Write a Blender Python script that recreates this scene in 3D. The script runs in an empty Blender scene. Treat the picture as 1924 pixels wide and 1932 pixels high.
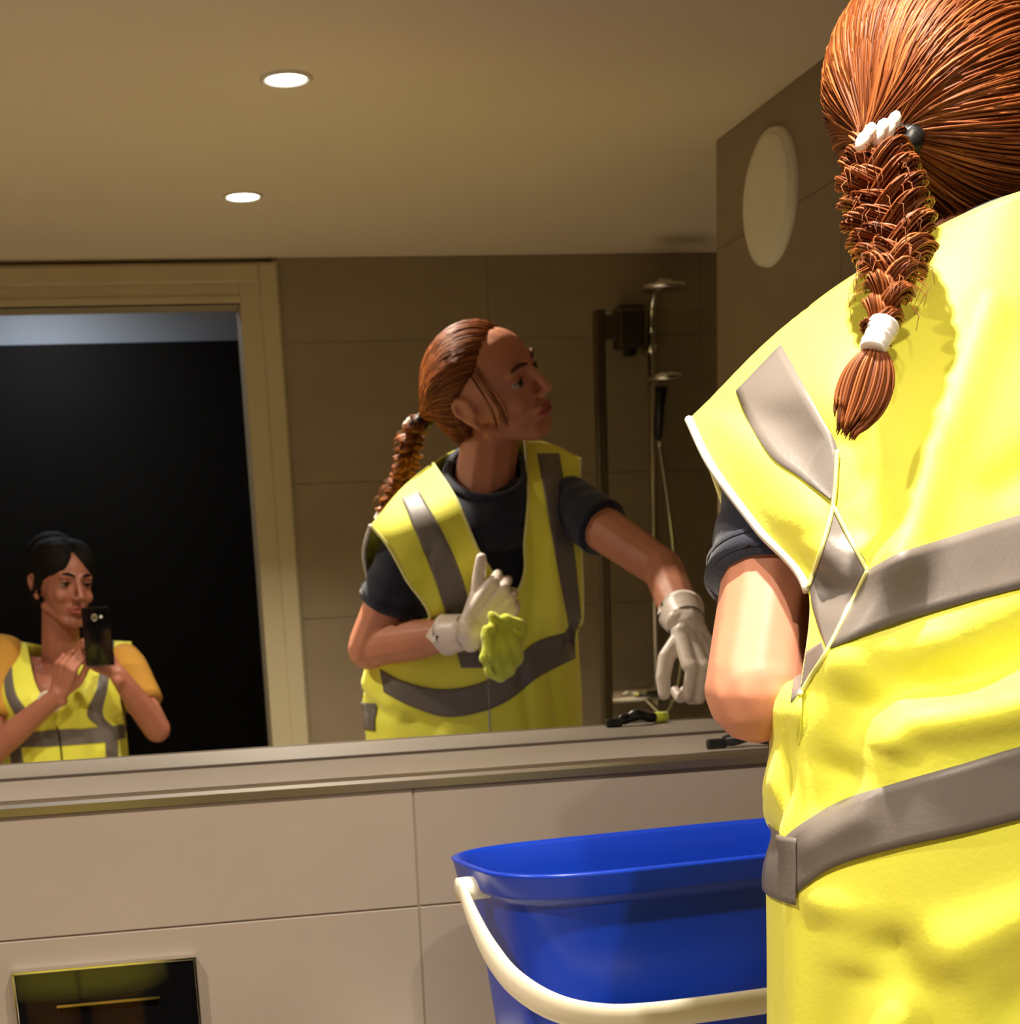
import bpy, bmesh, math, random
from mathutils import Vector, Matrix, noise
from mathutils.bvhtree import BVHTree

random.seed(7)
S = bpy.context.scene
COL = S.collection
PI = math.pi

# ------------------------------------------------------------------ camera
# World: the mirror is the plane y = 0, the room lies at y < 0, z is up.
CAM = Vector((0.0, -2.1, 1.32))
PX, PY, FPX = 816.0, 1956.0, 3072.0           # principal point and focal length in pixels of the 1924 x 1932 frame
def _frame():
    n = Vector((178 - PX, 1165 - PY, FPX)).normalized()        # mirror normal in camera axes (right, down, forward)
    x = Vector((17700 - PX, 270 - PY, FPX)).normalized()
    x = (x - n * x.dot(n)).normalized()
    return x, n, n.cross(x)
AX, AN, AD = _frame()
def ray(px, py):
    c = Vector((px - PX, py - PY, FPX))
    return Vector((AX.dot(c), AN.dot(c), -AD.dot(c)))
def real(px, py, y):                          # surveyed point seen directly, at room depth y
    r = ray(px, py); t = (y - CAM.y) / r.y
    return CAM + r * t
def refl(px, py, Y):                          # surveyed point seen in the mirror, standing Y in front of it
    p = real(px, py, Y)
    return Vector((p.x, -p.y, p.z))
cd = bpy.data.cameras.new('camera'); cam = bpy.data.objects.new('camera', cd); COL.objects.link(cam)
right = Vector((AX.x, AN.x, -AD.x)); down = Vector((AX.y, AN.y, -AD.y)); fwd = Vector((AX.z, AN.z, -AD.z))
M = Matrix((right, -down, -fwd)).transposed().to_4x4(); M.translation = CAM
cam.matrix_world = M
cd.sensor_fit = 'HORIZONTAL'; cd.sensor_width = 36.0; cd.lens = FPX / 1924 * 36.0
cd.shift_x = (962 - PX) / 1924; cd.shift_y = (PY - 966) / 1924
cd.clip_start = 0.01; cd.clip_end = 60
S.camera = cam
cd.dof.use_dof = True; cd.dof.focus_distance = 1.25; cd.dof.aperture_fstop = 18

# ------------------------------------------------------------------ world, exposure
w = bpy.data.worlds.new('world'); S.world = w; w.use_nodes = True
w.node_tree.nodes['Background'].inputs[0].default_value = (0.30, 0.36, 0.5, 1)
w.node_tree.nodes['Background'].inputs[1].default_value = 0.02
S.view_settings.view_transform = 'Standard'; S.view_settings.look = 'None'
S.view_settings.gamma = 1; S.view_settings.use_curve_mapping = False
S.view_settings.exposure = 0.0
S.cycles.use_denoising = True
S.cycles.max_bounces = 10; S.cycles.diffuse_bounces = 5; S.cycles.glossy_bounces = 6
S.cycles.transmission_bounces = 8; S.cycles.transparent_max_bounces = 8
S.cycles.caustics_reflective = True; S.cycles.blur_glossy = 1.0; S.cycles.sample_clamp_indirect = 4.0

ROOM_Z = 2.20
def lamp_light(x, y, power, size=0.05, spread=150, col=(1.0, 0.885, 0.735), z=ROOM_Z - 0.012, tilt=0):
    l = bpy.data.lights.new('downlight_or_fill_beam', 'AREA'); l.shape = 'DISK'; l.size = size; l.energy = power
    l.color = col; l.spread = math.radians(spread)
    o = bpy.data.objects.new('downlight_or_fill_beam', l); COL.objects.link(o); o.location = (x, y, z); o.rotation_euler = (math.radians(tilt), 0, 0)
    return o
lamp_light(0.414, -1.016, 15, 0.05, 128)
lamp_light(0.411, -1.841, 9, 0.05, 108, tilt=13)
lamp_light(-0.55, -1.016, 18, 0.05, 135)  # added fill light without a fixture, lifts the ceiling and walls
lamp_light(-0.10, -3.35, 5, 0.2, 170, (0.78, 0.87, 1.0), 2.40)      # added unseen cool light that brightens the pale corridor strip

# ------------------------------------------------------------------ helpers
def srgb(r, g, b):
    f = lambda c: (c / 255 / 12.92) if c / 255 <= 0.04045 else ((c / 255 + 0.055) / 1.055) ** 2.4
    return (f(r), f(g), f(b), 1)
def mat(name, col, rough=0.6, metal=0.0, spec=0.5, var=0.0, vscale=8.0, bump=0.0, bscale=60.0, col2=None,
        sheen=0.0, emit=None, estr=0.0, coat=0.0, sss=0.0, stretch=None, trans=0.0):
    m = bpy.data.materials.new(name); m.use_nodes = True
    nt = m.node_tree; b = nt.nodes['Principled BSDF']
    b.inputs['Base Color'].default_value = col; b.inputs['Roughness'].default_value = rough
    b.inputs['Metallic'].default_value = metal; b.inputs['Specular IOR Level'].default_value = spec
    b.inputs['Sheen Weight'].default_value = sheen; b.inputs['Coat Weight'].default_value = coat
    b.inputs['Transmission Weight'].default_value = trans
    if sss:
        b.inputs['Subsurface Weight'].default_value = sss
        b.inputs['Subsurface Radius'].default_value = (0.01, 0.004, 0.002)
        b.inputs['Subsurface Scale'].default_value = 0.6
    if emit:
        b.inputs['Emission Color'].default_value = emit; b.inputs['Emission Strength'].default_value = estr
    tc = nt.nodes.new('ShaderNodeTexCoord'); src = tc.outputs['Object']
    if stretch:
        mp = nt.nodes.new('ShaderNodeMapping'); mp.inputs['Scale'].default_value = stretch
        nt.links.new(src, mp.inputs[0]); src = mp.outputs[0]
    if var or col2:
        n = nt.nodes.new('ShaderNodeTexNoise'); n.inputs['Scale'].default_value = vscale; n.inputs['Detail'].default_value = 5
        nt.links.new(src, n.inputs['Vector'])
        r = nt.nodes.new('ShaderNodeValToRGB'); r.color_ramp.elements[0].position = 0.32; r.color_ramp.elements[1].position = 0.68
        c2 = col2 or tuple(c * (1 + var) for c in col[:3]) + (1,)
        c1 = col if col2 else tuple(c * (1 - var) for c in col[:3]) + (1,)
        r.color_ramp.elements[0].color = c1; r.color_ramp.elements[1].color = c2
        nt.links.new(n.outputs['Fac'], r.inputs[0]); nt.links.new(r.outputs[0], b.inputs['Base Color'])
    if bump:
        n2 = nt.nodes.new('ShaderNodeTexNoise'); n2.inputs['Scale'].default_value = bscale; n2.inputs['Detail'].default_value = 6
        nt.links.new(src, n2.inputs['Vector'])
        bp = nt.nodes.new('ShaderNodeBump'); bp.inputs['Strength'].default_value = bump; bp.inputs['Distance'].default_value = 0.004
        nt.links.new(n2.outputs['Fac'], bp.inputs['Height']); nt.links.new(bp.outputs[0], b.inputs['Normal'])
    return m
def shade(me, smooth):
    me.polygons.foreach_set('use_smooth', [smooth] * len(me.polygons)); me.update()
def base_of(parent):
    """World position of a top-level parent; every part keeps its mesh in world coordinates."""
    while parent.parent: parent = parent.parent
    return parent
def link(name, me, m=None, parent=None, smooth=False, kind=None, label=None):
    if m is not None:
        me.materials.clear(); me.materials.append(m)
    shade(me, smooth)
    o = bpy.data.objects.new(name, me); COL.objects.link(o)
    if parent is not None:
        o.parent = parent
        if parent.parent is None: o.matrix_parent_inverse = Matrix.Translation(-parent.location)
    if kind: o['kind'] = kind
    if label: o['label'] = label
    return o
def mesh(verts, faces, name='m'):
    me = bpy.data.meshes.new(name); me.from_pydata([tuple(v) for v in verts], [], faces); me.update(); return me
def bm_mesh(bm, name='m'):
    me = bpy.data.meshes.new(name); bmesh.ops.recalc_face_normals(bm, faces=bm.faces); bm.to_mesh(me); bm.free(); return me
def thing(name, label, cat, loc, group=None):
    o = bpy.data.objects.new(name, None); o.empty_display_size = 0.05; COL.objects.link(o); o.location = loc
    o['label'] = label; o['category'] = cat
    if group: o['group'] = group
    return o
def tag(o, label, cat, group=None):
    o['label'] = label; o['category'] = cat
    if group: o['group'] = group
    return o
def bbox(bm, x0, x1, y0, y1, z0, z1, bev=0.0):
    t = bmesh.new(); bmesh.ops.create_cube(t, size=1.0)
    for v in t.verts:
        v.co = Vector(((x0 + x1) / 2 + v.co.x * (x1 - x0), (y0 + y1) / 2 + v.co.y * (y1 - y0), (z0 + z1) / 2 + v.co.z * (z1 - z0)))
    if bev: bmesh.ops.bevel(t, geom=list(t.edges), offset=bev, segments=1, affect='EDGES')
    me = bpy.data.meshes.new('t'); t.to_mesh(me); t.free(); bm.from_mesh(me); bpy.data.meshes.remove(me)
def box(name, x0, x1, y0, y1, z0, z1, m, parent=None, bev=0.0, **k):
    bm = bmesh.new(); bbox(bm, x0, x1, y0, y1, z0, z1, bev)
    return link(name, bm_mesh(bm), m, parent, **k)
def tube_geo(path, radii, n=8, cap=True, flat=1.0, up=None, closed=False):
    """verts, faces of a swept tube; radii a number or a list; flat squeezes it along its second axis."""
    vs, fs = [], []; N = len(path); path = [Vector(p) for p in path]
    if not isinstance(radii, (list, tuple)): radii = [radii] * N
    ref = Vector(up) if up else None; u = None
    for i in range(N):
        a = path[i - 1] if (i or closed) else path[0]; b = path[(i + 1) % N] if (i < N - 1 or closed) else path[-1]
        t = (b - a).normalized() if (b - a).length > 1e-9 else Vector((0, 0, 1))
        if ref: u = (ref - t * ref.dot(t)).normalized()
        elif u is None: u = t.orthogonal().normalized()
        else:
            u = u - t * u.dot(t); u = u.normalized() if u.length > 1e-6 else t.orthogonal().normalized()
        v = t.cross(u)
        for k in range(n):
            a_ = 2 * PI * k / n
            vs.append(path[i] + u * (math.cos(a_) * radii[i]) + v * (math.sin(a_) * radii[i] * flat))
    for i in range(N if closed else N - 1):
        for k in range(n):
            j = (i + 1) % N
            fs.append((i * n + k, i * n + (k + 1) % n, j * n + (k + 1) % n, j * n + k))
    if cap and not closed:
        fs.append(tuple(range(n))[::-1]); fs.append(tuple((N - 1) * n + k for k in range(n)))
    return vs, fs
class MB:
    def __init__(self): self.v, self.f = [], []
    def add(self, vf):
        o = len(self.v); self.v += vf[0]; self.f += [tuple(i + o for i in f) for f in vf[1]]; return self
    def obj(self, name, m, parent=None, smooth=True, **k): return link(name, mesh(self.v, self.f), m, parent, smooth, **k)
def tube(name, path, r, m, parent=None, n=10, smooth=True, **k):
    kk = {a: k.pop(a) for a in ('flat', 'up', 'closed', 'cap') if a in k}
    return MB().add(tube_geo(path, r, n, **kk)).obj(name, m, parent, smooth, **k)
def lathe_geo(prof, c, ax='Z', n=32):
    vs, fs = [], []
    for (r, h) in prof:
        for k in range(n):
            a = 2 * PI * k / n; p = (r * math.cos(a), r * math.sin(a), h)
            if ax == 'Y': p = (p[0], p[2], p[1])
            if ax == 'X': p = (p[2], p[0], p[1])
            vs.append(Vector(p) + Vector(c))
    for i in range(len(prof) - 1):
        for k in range(n): fs.append((i * n + k, i * n + (k + 1) % n, (i + 1) * n + (k + 1) % n, (i + 1) * n + k))
    return vs, fs
def cr(p0, p1, p2, p3, t):
    return 0.5 * ((2 * p1) + (p2 - p0) * t + (2 * p0 - 5 * p1 + 4 * p2 - p3) * t * t + (3 * p1 - p0 - 3 * p2 + p3) * t ** 3)
def spline(pts, n, pre=None, post=None):
    pts = [Vector(p) for p in pts]; out = []; L = len(pts) - 1
    for i in range(n):
        u = i / (n - 1) * L; k = min(int(u), L - 1); t = u - k
        p1, p2 = pts[k], pts[k + 1]
        p0 = pts[k - 1] if k else (pre or p1 * 2 - p2); p3 = pts[k + 2] if k + 2 <= L else (post or p2 * 2 - p1)
        out.append(cr(p0, p1, p2, p3, t))
    return out
def dense(rows, nr, nc, ghosts=None):
    a = [spline(r, nc, *(ghosts[i] if ghosts else (None, None))) for i, r in enumerate(rows)]
    cols = [spline([a[i][j] for i in range(len(a))], nr) for j in range(nc)]
    return [[cols[j][i] for j in range(nc)] for i in range(nr)]
def grid_geo(g, flip=False):
    nr, nc = len(g), len(g[0]); vs = [p for r in g for p in r]; fs = []
    for i in range(nr - 1):
        for j in range(nc - 1):
            q = (i * nc + j, i * nc + j + 1, (i + 1) * nc + j + 1, (i + 1) * nc + j)
            fs.append(q[::-1] if flip else q)
    return vs, fs
# blobs: closed primitives fused into one continuous skin
def ball(bm, c, r, rot=None, sub=2):
    if not isinstance(r, (list, tuple)): r = (r, r, r)
    Mx = Matrix.Translation(Vector(c)) @ (rot.to_4x4() if rot else Matrix.Identity(4)) @ Matrix.Diagonal((r[0], r[1], r[2], 1))
    bmesh.ops.create_icosphere(bm, subdivisions=sub, radius=1.0, matrix=Mx)
def caps(bm, p0, r0, p1, r1, sub=2, sq=None):
    t = bmesh.new(); p0, p1 = Vector(p0), Vector(p1)
    for p, r in ((p0, r0), (p1, r1)):
        bmesh.ops.create_icosphere(t, subdivisions=sub, radius=r, matrix=Matrix.Translation(p))
    if sq:      # flatten along an axis through p0: (axis vector, factor)
        ax = Vector(sq[0]).normalized()
        for v in t.verts:
            d = p1 - p0; q = p0 + d * ((v.co - p0).dot(d) / max(d.length_squared, 1e-9)); o = v.co - q
            v.co = q + o - ax * o.dot(ax) * (1 - sq[1])
    r = bmesh.ops.convex_hull(t, input=list(t.verts))
    junk = {e for e in r['geom_interior'] + r['geom_unused'] if isinstance(e, bmesh.types.BMVert)}
    bmesh.ops.delete(t, geom=list(junk), context='VERTS')
    me = bpy.data.meshes.new('t'); t.to_mesh(me); t.free(); bm.from_mesh(me); bpy.data.meshes.remove(me)
def fuse(bm, voxel, smooth=6, fac=0.5, disp=None):
    me = bm_mesh(bm); o = bpy.data.objects.new('tmp', me); COL.objects.link(o)
    md = o.modifiers.new('r', 'REMESH'); md.mode = 'VOXEL'; md.voxel_size = voxel
    if smooth:
        sm = o.modifiers.new('s', 'SMOOTH'); sm.factor = fac; sm.iterations = smooth
    dg = bpy.context.evaluated_depsgraph_get(); out = bpy.data.meshes.new_from_object(o.evaluated_get(dg), depsgraph=dg)
    bpy.data.objects.remove(o); bpy.data.meshes.remove(me)
    if disp:
        for v in out.vertices: v.co = disp(v.co.copy(), v.normal.copy())
        out.update()
    return out
def set_origin(o, loc):
    loc = Vector(loc); o.data.transform(Matrix.Translation(-loc)); o.location = loc

# ------------------------------------------------------------------ materials
M_tile = mat('taupe_tile', srgb(145, 133, 121), 0.42, var=0.05, vscale=5, bump=0.05, bscale=30)
M_tile_d = mat('taupe_wall_tile', srgb(146, 130, 108), 0.45, var=0.06, vscale=4, bump=0.05, bscale=30, stretch=(1, 1, 2.5))
M_grout = mat('grout', srgb(146, 131, 112), 0.9, var=0.05)
M_ceil = mat('ceiling_paint', srgb(238, 226, 204), 0.85, var=0.015, vscale=2, bump=0.03, bscale=90)
M_plaster = mat('painted_plaster', srgb(190, 178, 155), 0.85, var=0.02)
M_frame = mat('olive_beige_frame', srgb(194, 182, 150), 0.5, var=0.04, vscale=6, stretch=(1, 1, 0.2))
M_steel = mat('brushed_steel_trim', srgb(190, 182, 170), 0.28, metal=1.0)
M_chrome = mat('chrome', srgb(225, 222, 215), 0.08, metal=1.0)
M_mirror = mat('mirror_silver', (0.86, 0.87, 0.85, 1), 0.0, metal=1.0)
M_black = mat('black_plastic', srgb(18, 18, 20), 0.35, var=0.1)
M_blackglass = mat('black_glass', srgb(10, 10, 12), 0.04, coat=0.6, var=0.05)
M_dark = mat('dark_panel', srgb(20, 16, 12), 0.8, spec=0.2, var=0.12, vscale=3)
M_pale = mat('pale_grey_paint', srgb(168, 170, 176), 0.7, var=0.04, vscale=3)
M_floor = mat('floor_tile', srgb(196, 180, 160), 0.5, var=0.06)
M_white = mat('white_plastic', srgb(225, 222, 210), 0.45, var=0.02)
M_vent = mat('vent_cover', srgb(236, 232, 218), 0.55, var=0.03, vscale=9)
M_bronze = mat('dark_bronze_profile', srgb(70, 58, 38), 0.4, metal=0.6, var=0.05)
M_glassm = None
def glass():
    m = bpy.data.materials.new('shower_glass'); m.use_nodes = True; nt = m.node_tree
    b = nt.nodes['Principled BSDF']; b.inputs['Base Color'].default_value = (0.9, 0.94, 0.9, 1)
    b.inputs['Roughness'].default_value = 0.02; b.inputs['Transmission Weight'].default_value = 1.0; b.inputs['IOR'].default_value = 1.05
    tc = nt.nodes.new('ShaderNodeTexCoord'); n = nt.nodes.new('ShaderNodeTexNoise'); n.inputs['Scale'].default_value = 5
    r = nt.nodes.new('ShaderNodeMapRange'); r.inputs[3].default_value = 0.01; r.inputs[4].default_value = 0.05
    nt.links.new(tc.outputs['Object'], n.inputs['Vector']); nt.links.new(n.outputs[0], r.inputs[0]); nt.links.new(r.outputs[0], b.inputs['Roughness'])
    return m
M_glassm = glass()
M_vest = mat('hi_vis_yellow', srgb(240, 238, 78), 0.6, var=0.05, vscale=7, bump=0.10, bscale=260, sheen=0.15)
M_band = mat('grey_reflective_tape', srgb(112, 104, 98), 0.45, var=0.07, vscale=14, bump=0.06, bscale=300, spec=0.4)
M_piping = mat('vest_edging', srgb(205, 200, 190), 0.6, var=0.04)
M_seam = mat('pale_yellow_seam', srgb(238, 236, 150), 0.6, var=0.04)
M_navy = mat('navy_cotton', srgb(24, 27, 46), 0.9, var=0.15, vscale=40, bump=0.15, bscale=300, sheen=0.2)
M_trouser = mat('dark_trousers', srgb(22, 22, 28), 0.9, var=0.1)
M_skin = mat('skin', srgb(204, 138, 108), 0.55, col2=srgb(190, 122, 94), vscale=9, sss=0.12, bump=0.03, bscale=200)
M_skin2 = mat('skin_photographer', srgb(180, 116, 92), 0.5, col2=srgb(166, 102, 80), vscale=9, sss=0.1)
M_lip = mat('lips', srgb(170, 82, 74), 0.4, var=0.05)
M_glove = mat('latex_glove', srgb(232, 216, 204), 0.4, var=0.04, vscale=40, sss=0.1, bump=0.2, bscale=90)
M_cloth = mat('lime_microfibre', srgb(216, 224, 62), 0.85, var=0.12, vscale=40, bump=0.3, bscale=200, sheen=0.3)
M_brow = mat('brow_hair', srgb(84, 44, 24), 0.8, var=0.1)
M_bucket = mat('blue_plastic', srgb(12, 56, 180), 0.3, var=0.04, vscale=5)
M_handle = mat('white_handle_plastic', srgb(240, 232, 208), 0.4, var=0.02)
M_ochre = mat('ochre_sleeve', srgb(206, 150, 60), 0.85, var=0.06)
M_darkhair = mat('dark_brown_hair', srgb(20, 13, 10), 0.75, var=0.3, spec=0.2, vscale=30)
def hair_mat():
    m = bpy.data.materials.new('auburn_hair'); m.use_nodes = True; nt = m.node_tree; b = nt.nodes['Principled BSDF']
    b.inputs['Roughness'].default_value = 0.5; b.inputs['Specular IOR Level'].default_value = 0.25
    oi = nt.nodes.new('ShaderNodeNewGeometry'); r = nt.nodes.new('ShaderNodeValToRGB')
    r.color_ramp.elements[0].color = srgb(84, 38, 10); r.color_ramp.elements[1].color = srgb(162, 96, 50)
    e = r.color_ramp.elements.new(0.5); e.color = srgb(122, 62, 23)
    nt.links.new(oi.outputs['Random Per Island'], r.inputs[0]); nt.links.new(r.outputs[0], b.inputs['Base Color'])
    return m
M_hair = hair_mat()
M_haircap = mat('auburn_underlayer', srgb(104, 46, 16), 0.7, var=0.25, vscale=60)
def eye_mat(iris):
    m = bpy.data.materials.new('eye'); m.use_nodes = True; nt = m.node_tree; b = nt.nodes['Principled BSDF']
    b.inputs['Roughness'].default_value = 0.08
    tc = nt.nodes.new('ShaderNodeTexCoord'); sx = nt.nodes.new('ShaderNodeSeparateXYZ'); nt.links.new(tc.outputs['Generated'], sx.inputs[0])
    a = nt.nodes.new('ShaderNodeMath'); a.operation = 'SUBTRACT'; a.inputs[1].default_value = 0.0; nt.links.new(sx.outputs[1], a.inputs[0])
    r = nt.nodes.new('ShaderNodeValToRGB'); r.color_ramp.interpolation = 'LINEAR'
    r.color_ramp.elements[0].position = 0.0; r.color_ramp.elements[0].color = srgb(170, 150, 138)
    r.color_ramp.elements[1].position = 0.985; r.color_ramp.elements[1].color = (0.004, 0.004, 0.004, 1)
    for p, c in ((0.87, srgb(165, 145, 133)), (0.89, iris), (0.97, iris)):
        e = r.color_ramp.elements.new(p); e.color = c
    nt.links.new(a.outputs[0], r.inputs[0]); nt.links.new(r.outputs[0], b.inputs['Base Color'])
    return m
M_eye = eye_mat(srgb(70, 50, 35))

# ------------------------------------------------------------------ room shell
LEDGE_Z = 1.129; LEDGE_Y = -0.257; SIDE_X = 1.341; SIDE_Y = -1.40; BACK_Y = -2.50
X0, X1, YH = -1.15, 2.35, -3.75
def tiles(parent, axis, fixed, a0, a1, b0, b1, da, b_lines, m, t=0.009, jit=0.0006, sgn=-1, a_off=0.0, gap=0.0009):
    """Wall tiles standing proud of the wall: axis 'x' (in a plane y=fixed) or 'y' (in a plane x=fixed)."""
    cache = {}
    edges = [a0] + [a for a in [a_off + k * da for k in range(-12, 14)] if a0 + 0.01 < a < a1 - 0.01] + [a1]
    bl = [b0] + sorted(z for z in b_lines if b0 + 0.01 < z < b1 - 0.01) + [b1]
    for i in range(len(edges) - 1):
        for j in range(len(bl) - 1):
            wd, ht = edges[i + 1] - edges[i] - 2 * gap, bl[j + 1] - bl[j] - 2 * gap
            key = (round(wd, 4), round(ht, 4))
            if key not in cache:
                bm = bmesh.new()
                if axis == 'x': bbox(bm, -wd / 2, wd / 2, -t / 2, t / 2, -ht / 2, ht / 2, 0.0009)
                else: bbox(bm, -t / 2, t / 2, -wd / 2, wd / 2, -ht / 2, ht / 2, 0.0009)
                cache[key] = bm_mesh(bm)
            o = link('tile', cache[key], m, parent)
            ca, cb = (edges[i] + edges[i + 1]) / 2, (bl[j] + bl[j + 1]) / 2; off = fixed + sgn * (t / 2 - 0.001 + random.uniform(0, jit))
            o.matrix_parent_inverse = Matrix.Identity(4) if parent.location.length == 0 else o.matrix_parent_inverse
            o.location = (ca, off, cb) if axis == 'x' else (off, ca, cb)
floor = box('floor', X0, X1, YH, 0.2, -0.1, 0.0, M_floor, kind='structure')
# ceiling with the corridor beyond
ceil = box('ceiling', X0, X1, BACK_Y - 0.1, 0.2, ROOM_Z, ROOM_Z + 0.1, M_ceil, kind='structure')
wf = box('wall_front', X0, X1, 0.008, 0.15, 0.0, ROOM_Z, M_plaster, kind='structure')
wl = box('wall_left', X0 - 0.1, X0, BACK_Y - 0.1, 0.15, 0.0, ROOM_Z, M_tile_d, kind='structure')
zl_back = [1.287 + k * 0.353 for k in range(-4, 4)]
ws = box('wall_right', SIDE_X + 0.003, SIDE_X + 0.15, SIDE_Y + 0.003, 0.15, 0.0, ROOM_Z, M_grout, kind='structure')
tiles(ws, 'y', SIDE_X + 0.009, SIDE_Y, 0.0, 0.0, ROOM_Z, 0.6, zl_back, M_tile_d, a_off=SIDE_Y + 0.6)
tiles(ws, 'x', SIDE_Y + 0.009, SIDE_X, SIDE_X + 0.15, 0.0, ROOM_Z, 0.6, zl_back, M_tile_d, a_off=5)
wal = box('wall_alcove', X1 - 0.02, X1 + 0.1, BACK_Y - 0.1, SIDE_Y + 0.2, 0.0, ROOM_Z, M_tile_d, kind='structure')
waf = box('wall_alcove_front', SIDE_X + 0.15, X1, SIDE_Y + 0.02, SIDE_Y + 0.15, 0.0, ROOM_Z, M_tile_d, kind='structure')
# back wall, with the door opening x -0.62 .. 0.452
DX0, DX1, DTOP = -0.62, 0.452, 2.092
wb = box('wall_back', 0.54, X1, BACK_Y - 0.10, BACK_Y - 0.003, 0.0, ROOM_Z, M_grout, kind='structure')
tiles(wb, 'x', BACK_Y - 0.009, 0.545, X1, 0.0, ROOM_Z, 0.6, zl_back, M_tile_d, sgn=1, a_off=real(925, 700, 2.5).x)
wb2 = box('wall_back_left', X0, DX0 - 0.09, BACK_Y - 0.10, BACK_Y, 0.0, ROOM_Z, M_tile_d, kind='structure')
# door frame: two jambs with a raised outer bead, head with two mouldings
dfm = thing('door_1', '', 'door', (0.5, BACK_Y, 0)); del dfm['label']; del dfm['category']; dfm['kind'] = 'structure'
def jamb(xa, xb, bead):
    bm = bmesh.new(); bbox(bm, xa, xb, BACK_Y - 0.12, BACK_Y + 0.006, 0, 2.19, 0.002)
    bbox(bm, bead[0], bead[1], BACK_Y, BACK_Y + 0.018, 0, 2.185, 0.004)
    link('door_jamb', bm_mesh(bm), M_frame, dfm)
jamb(0.452, 0.557, (0.505, 0.553)); jamb(DX0 - 0.105, DX0, (DX0 - 0.101, DX0 - 0.053))
bm = bmesh.new(); bbox(bm, DX0, 0.452, BACK_Y - 0.12, BACK_Y + 0.005, DTOP, 2.19, 0.002)
bbox(bm, DX0, 0.505, BACK_Y, BACK_Y + 0.017, 2.140, 2.184, 0.004)
bbox(bm, DX0, 0.452, BACK_Y - 0.02, BACK_Y + 0.010, DTOP, DTOP + 0.018, 0.002)
link('door_head', bm_mesh(bm), M_frame, dfm)
# corridor
wc = box('wall_corridor', X0, X1, YH - 0.1, YH, 0.0, 2.42, M_pale, kind='structure')
cz = real(455, 640, -YH - 0.06).z
box('wall_corridor_left', X0 - 0.1, X0, YH, BACK_Y - 0.1, 0.0, 2.42, M_plaster, kind='structure')
box('wall_corridor_right', X1, X1 + 0.1, YH, BACK_Y - 0.1, 0.0, 2.42, M_plaster, kind='structure')
box('ceiling_corridor', X0, X1, YH, BACK_Y - 0.1, 2.42, 2.5, M_plaster, kind='structure')
box('wall_corridor_front', X0, X1, BACK_Y - 0.14, BACK_Y - 0.101, ROOM_Z - 0.02, 2.42, M_plaster, kind='structure')
cup = thing('corridor_cupboard', 'tall dark cupboard front across the corridor behind the open doorway', 'cupboard', (0.2, YH + 0.03, 0))
box('body', X0 + 0.01, 1.6, YH + 0.002, YH + 0.04, 0.0, cz, M_dark, cup)
for k in range(1):
    x0 = X0 + 0.012
    d = box('cupboard_door', x0 + 0.003, 1.6, YH + 0.04, YH + 0.06, 0.01, cz - 0.004, M_dark, cup, 0.002)
    tube('handle', [(1.2, YH + 0.075, 0.95), (1.2, YH + 0.075, 1.15)], 0.006, M_bronze, d)

# ------------------------------------------------------------------ mirror, ledge, concealed cistern boxing
mir = box('wall_mirror', -0.95, SIDE_X - 0.002, 0.0, 0.006, LEDGE_Z + 0.001, ROOM_Z - 0.002, M_mirror)
tag(mir, 'large frameless wall mirror running from the tiled ledge up to the ceiling', 'mirror')
box('trim_1', -0.95, SIDE_X - 0.002, -0.0035, 0.0, LEDGE_Z, LEDGE_Z + 0.0035, mat('dark_sealant', srgb(70, 58, 46), 0.6, var=0.05), kind='structure')
led = box('wall_ledge', -0.95, SIDE_X - 0.001, LEDGE_Y + 0.003, 0.008, 0.0, LEDGE_Z - 0.003, M_grout, kind='structure')
# top slabs
xs = [-0.95, -0.215, 0.985, SIDE_X - 0.001]
for i in range(len(xs) - 1):
    box('tile', xs[i] + 0.0008, xs[i + 1] - 0.0008, LEDGE_Y + 0.010, -0.001, LEDGE_Z - 0.009, LEDGE_Z, M_tile, led, 0.0008)
zj = real(500, 1735, LEDGE_Y).z
tiles(led, 'x', LEDGE_Y + 0.009, -0.95, SIDE_X - 0.001, 0.0, LEDGE_Z - 0.012, 0.6, [zj, zj - 0.353, zj - 0.706], M_tile, a_off=real(785, 1600, LEDGE_Y).x - 0.6)
# steel edge trim: quarter-round profile along the ledge nosing
prof = [(LEDGE_Y + 0.010, LEDGE_Z + 0.0012), (LEDGE_Y + 0.002, LEDGE_Z + 0.0010), (LEDGE_Y - 0.002, LEDGE_Z - 0.002), (LEDGE_Y - 0.003, LEDGE_Z - 0.006), (LEDGE_Y - 0.003, LEDGE_Z - 0.0150), (LEDGE_Y + 0.001, LEDGE_Z - 0.0160), (LEDGE_Y + 0.010, LEDGE_Z - 0.0145)]
vs = [Vector((x, a, b)) for x in (-0.95, SIDE_X - 0.001) for a, b in prof]; n_ = len(prof)
fs = [(k, (k + 1) % n_, n_ + (k + 1) % n_, n_ + k) for k in range(n_)] + [tuple(range(n_))[::-1], tuple(range(n_, 2 * n_))]
link('trim_2', mesh(vs, fs), M_steel, kind='structure')
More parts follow.
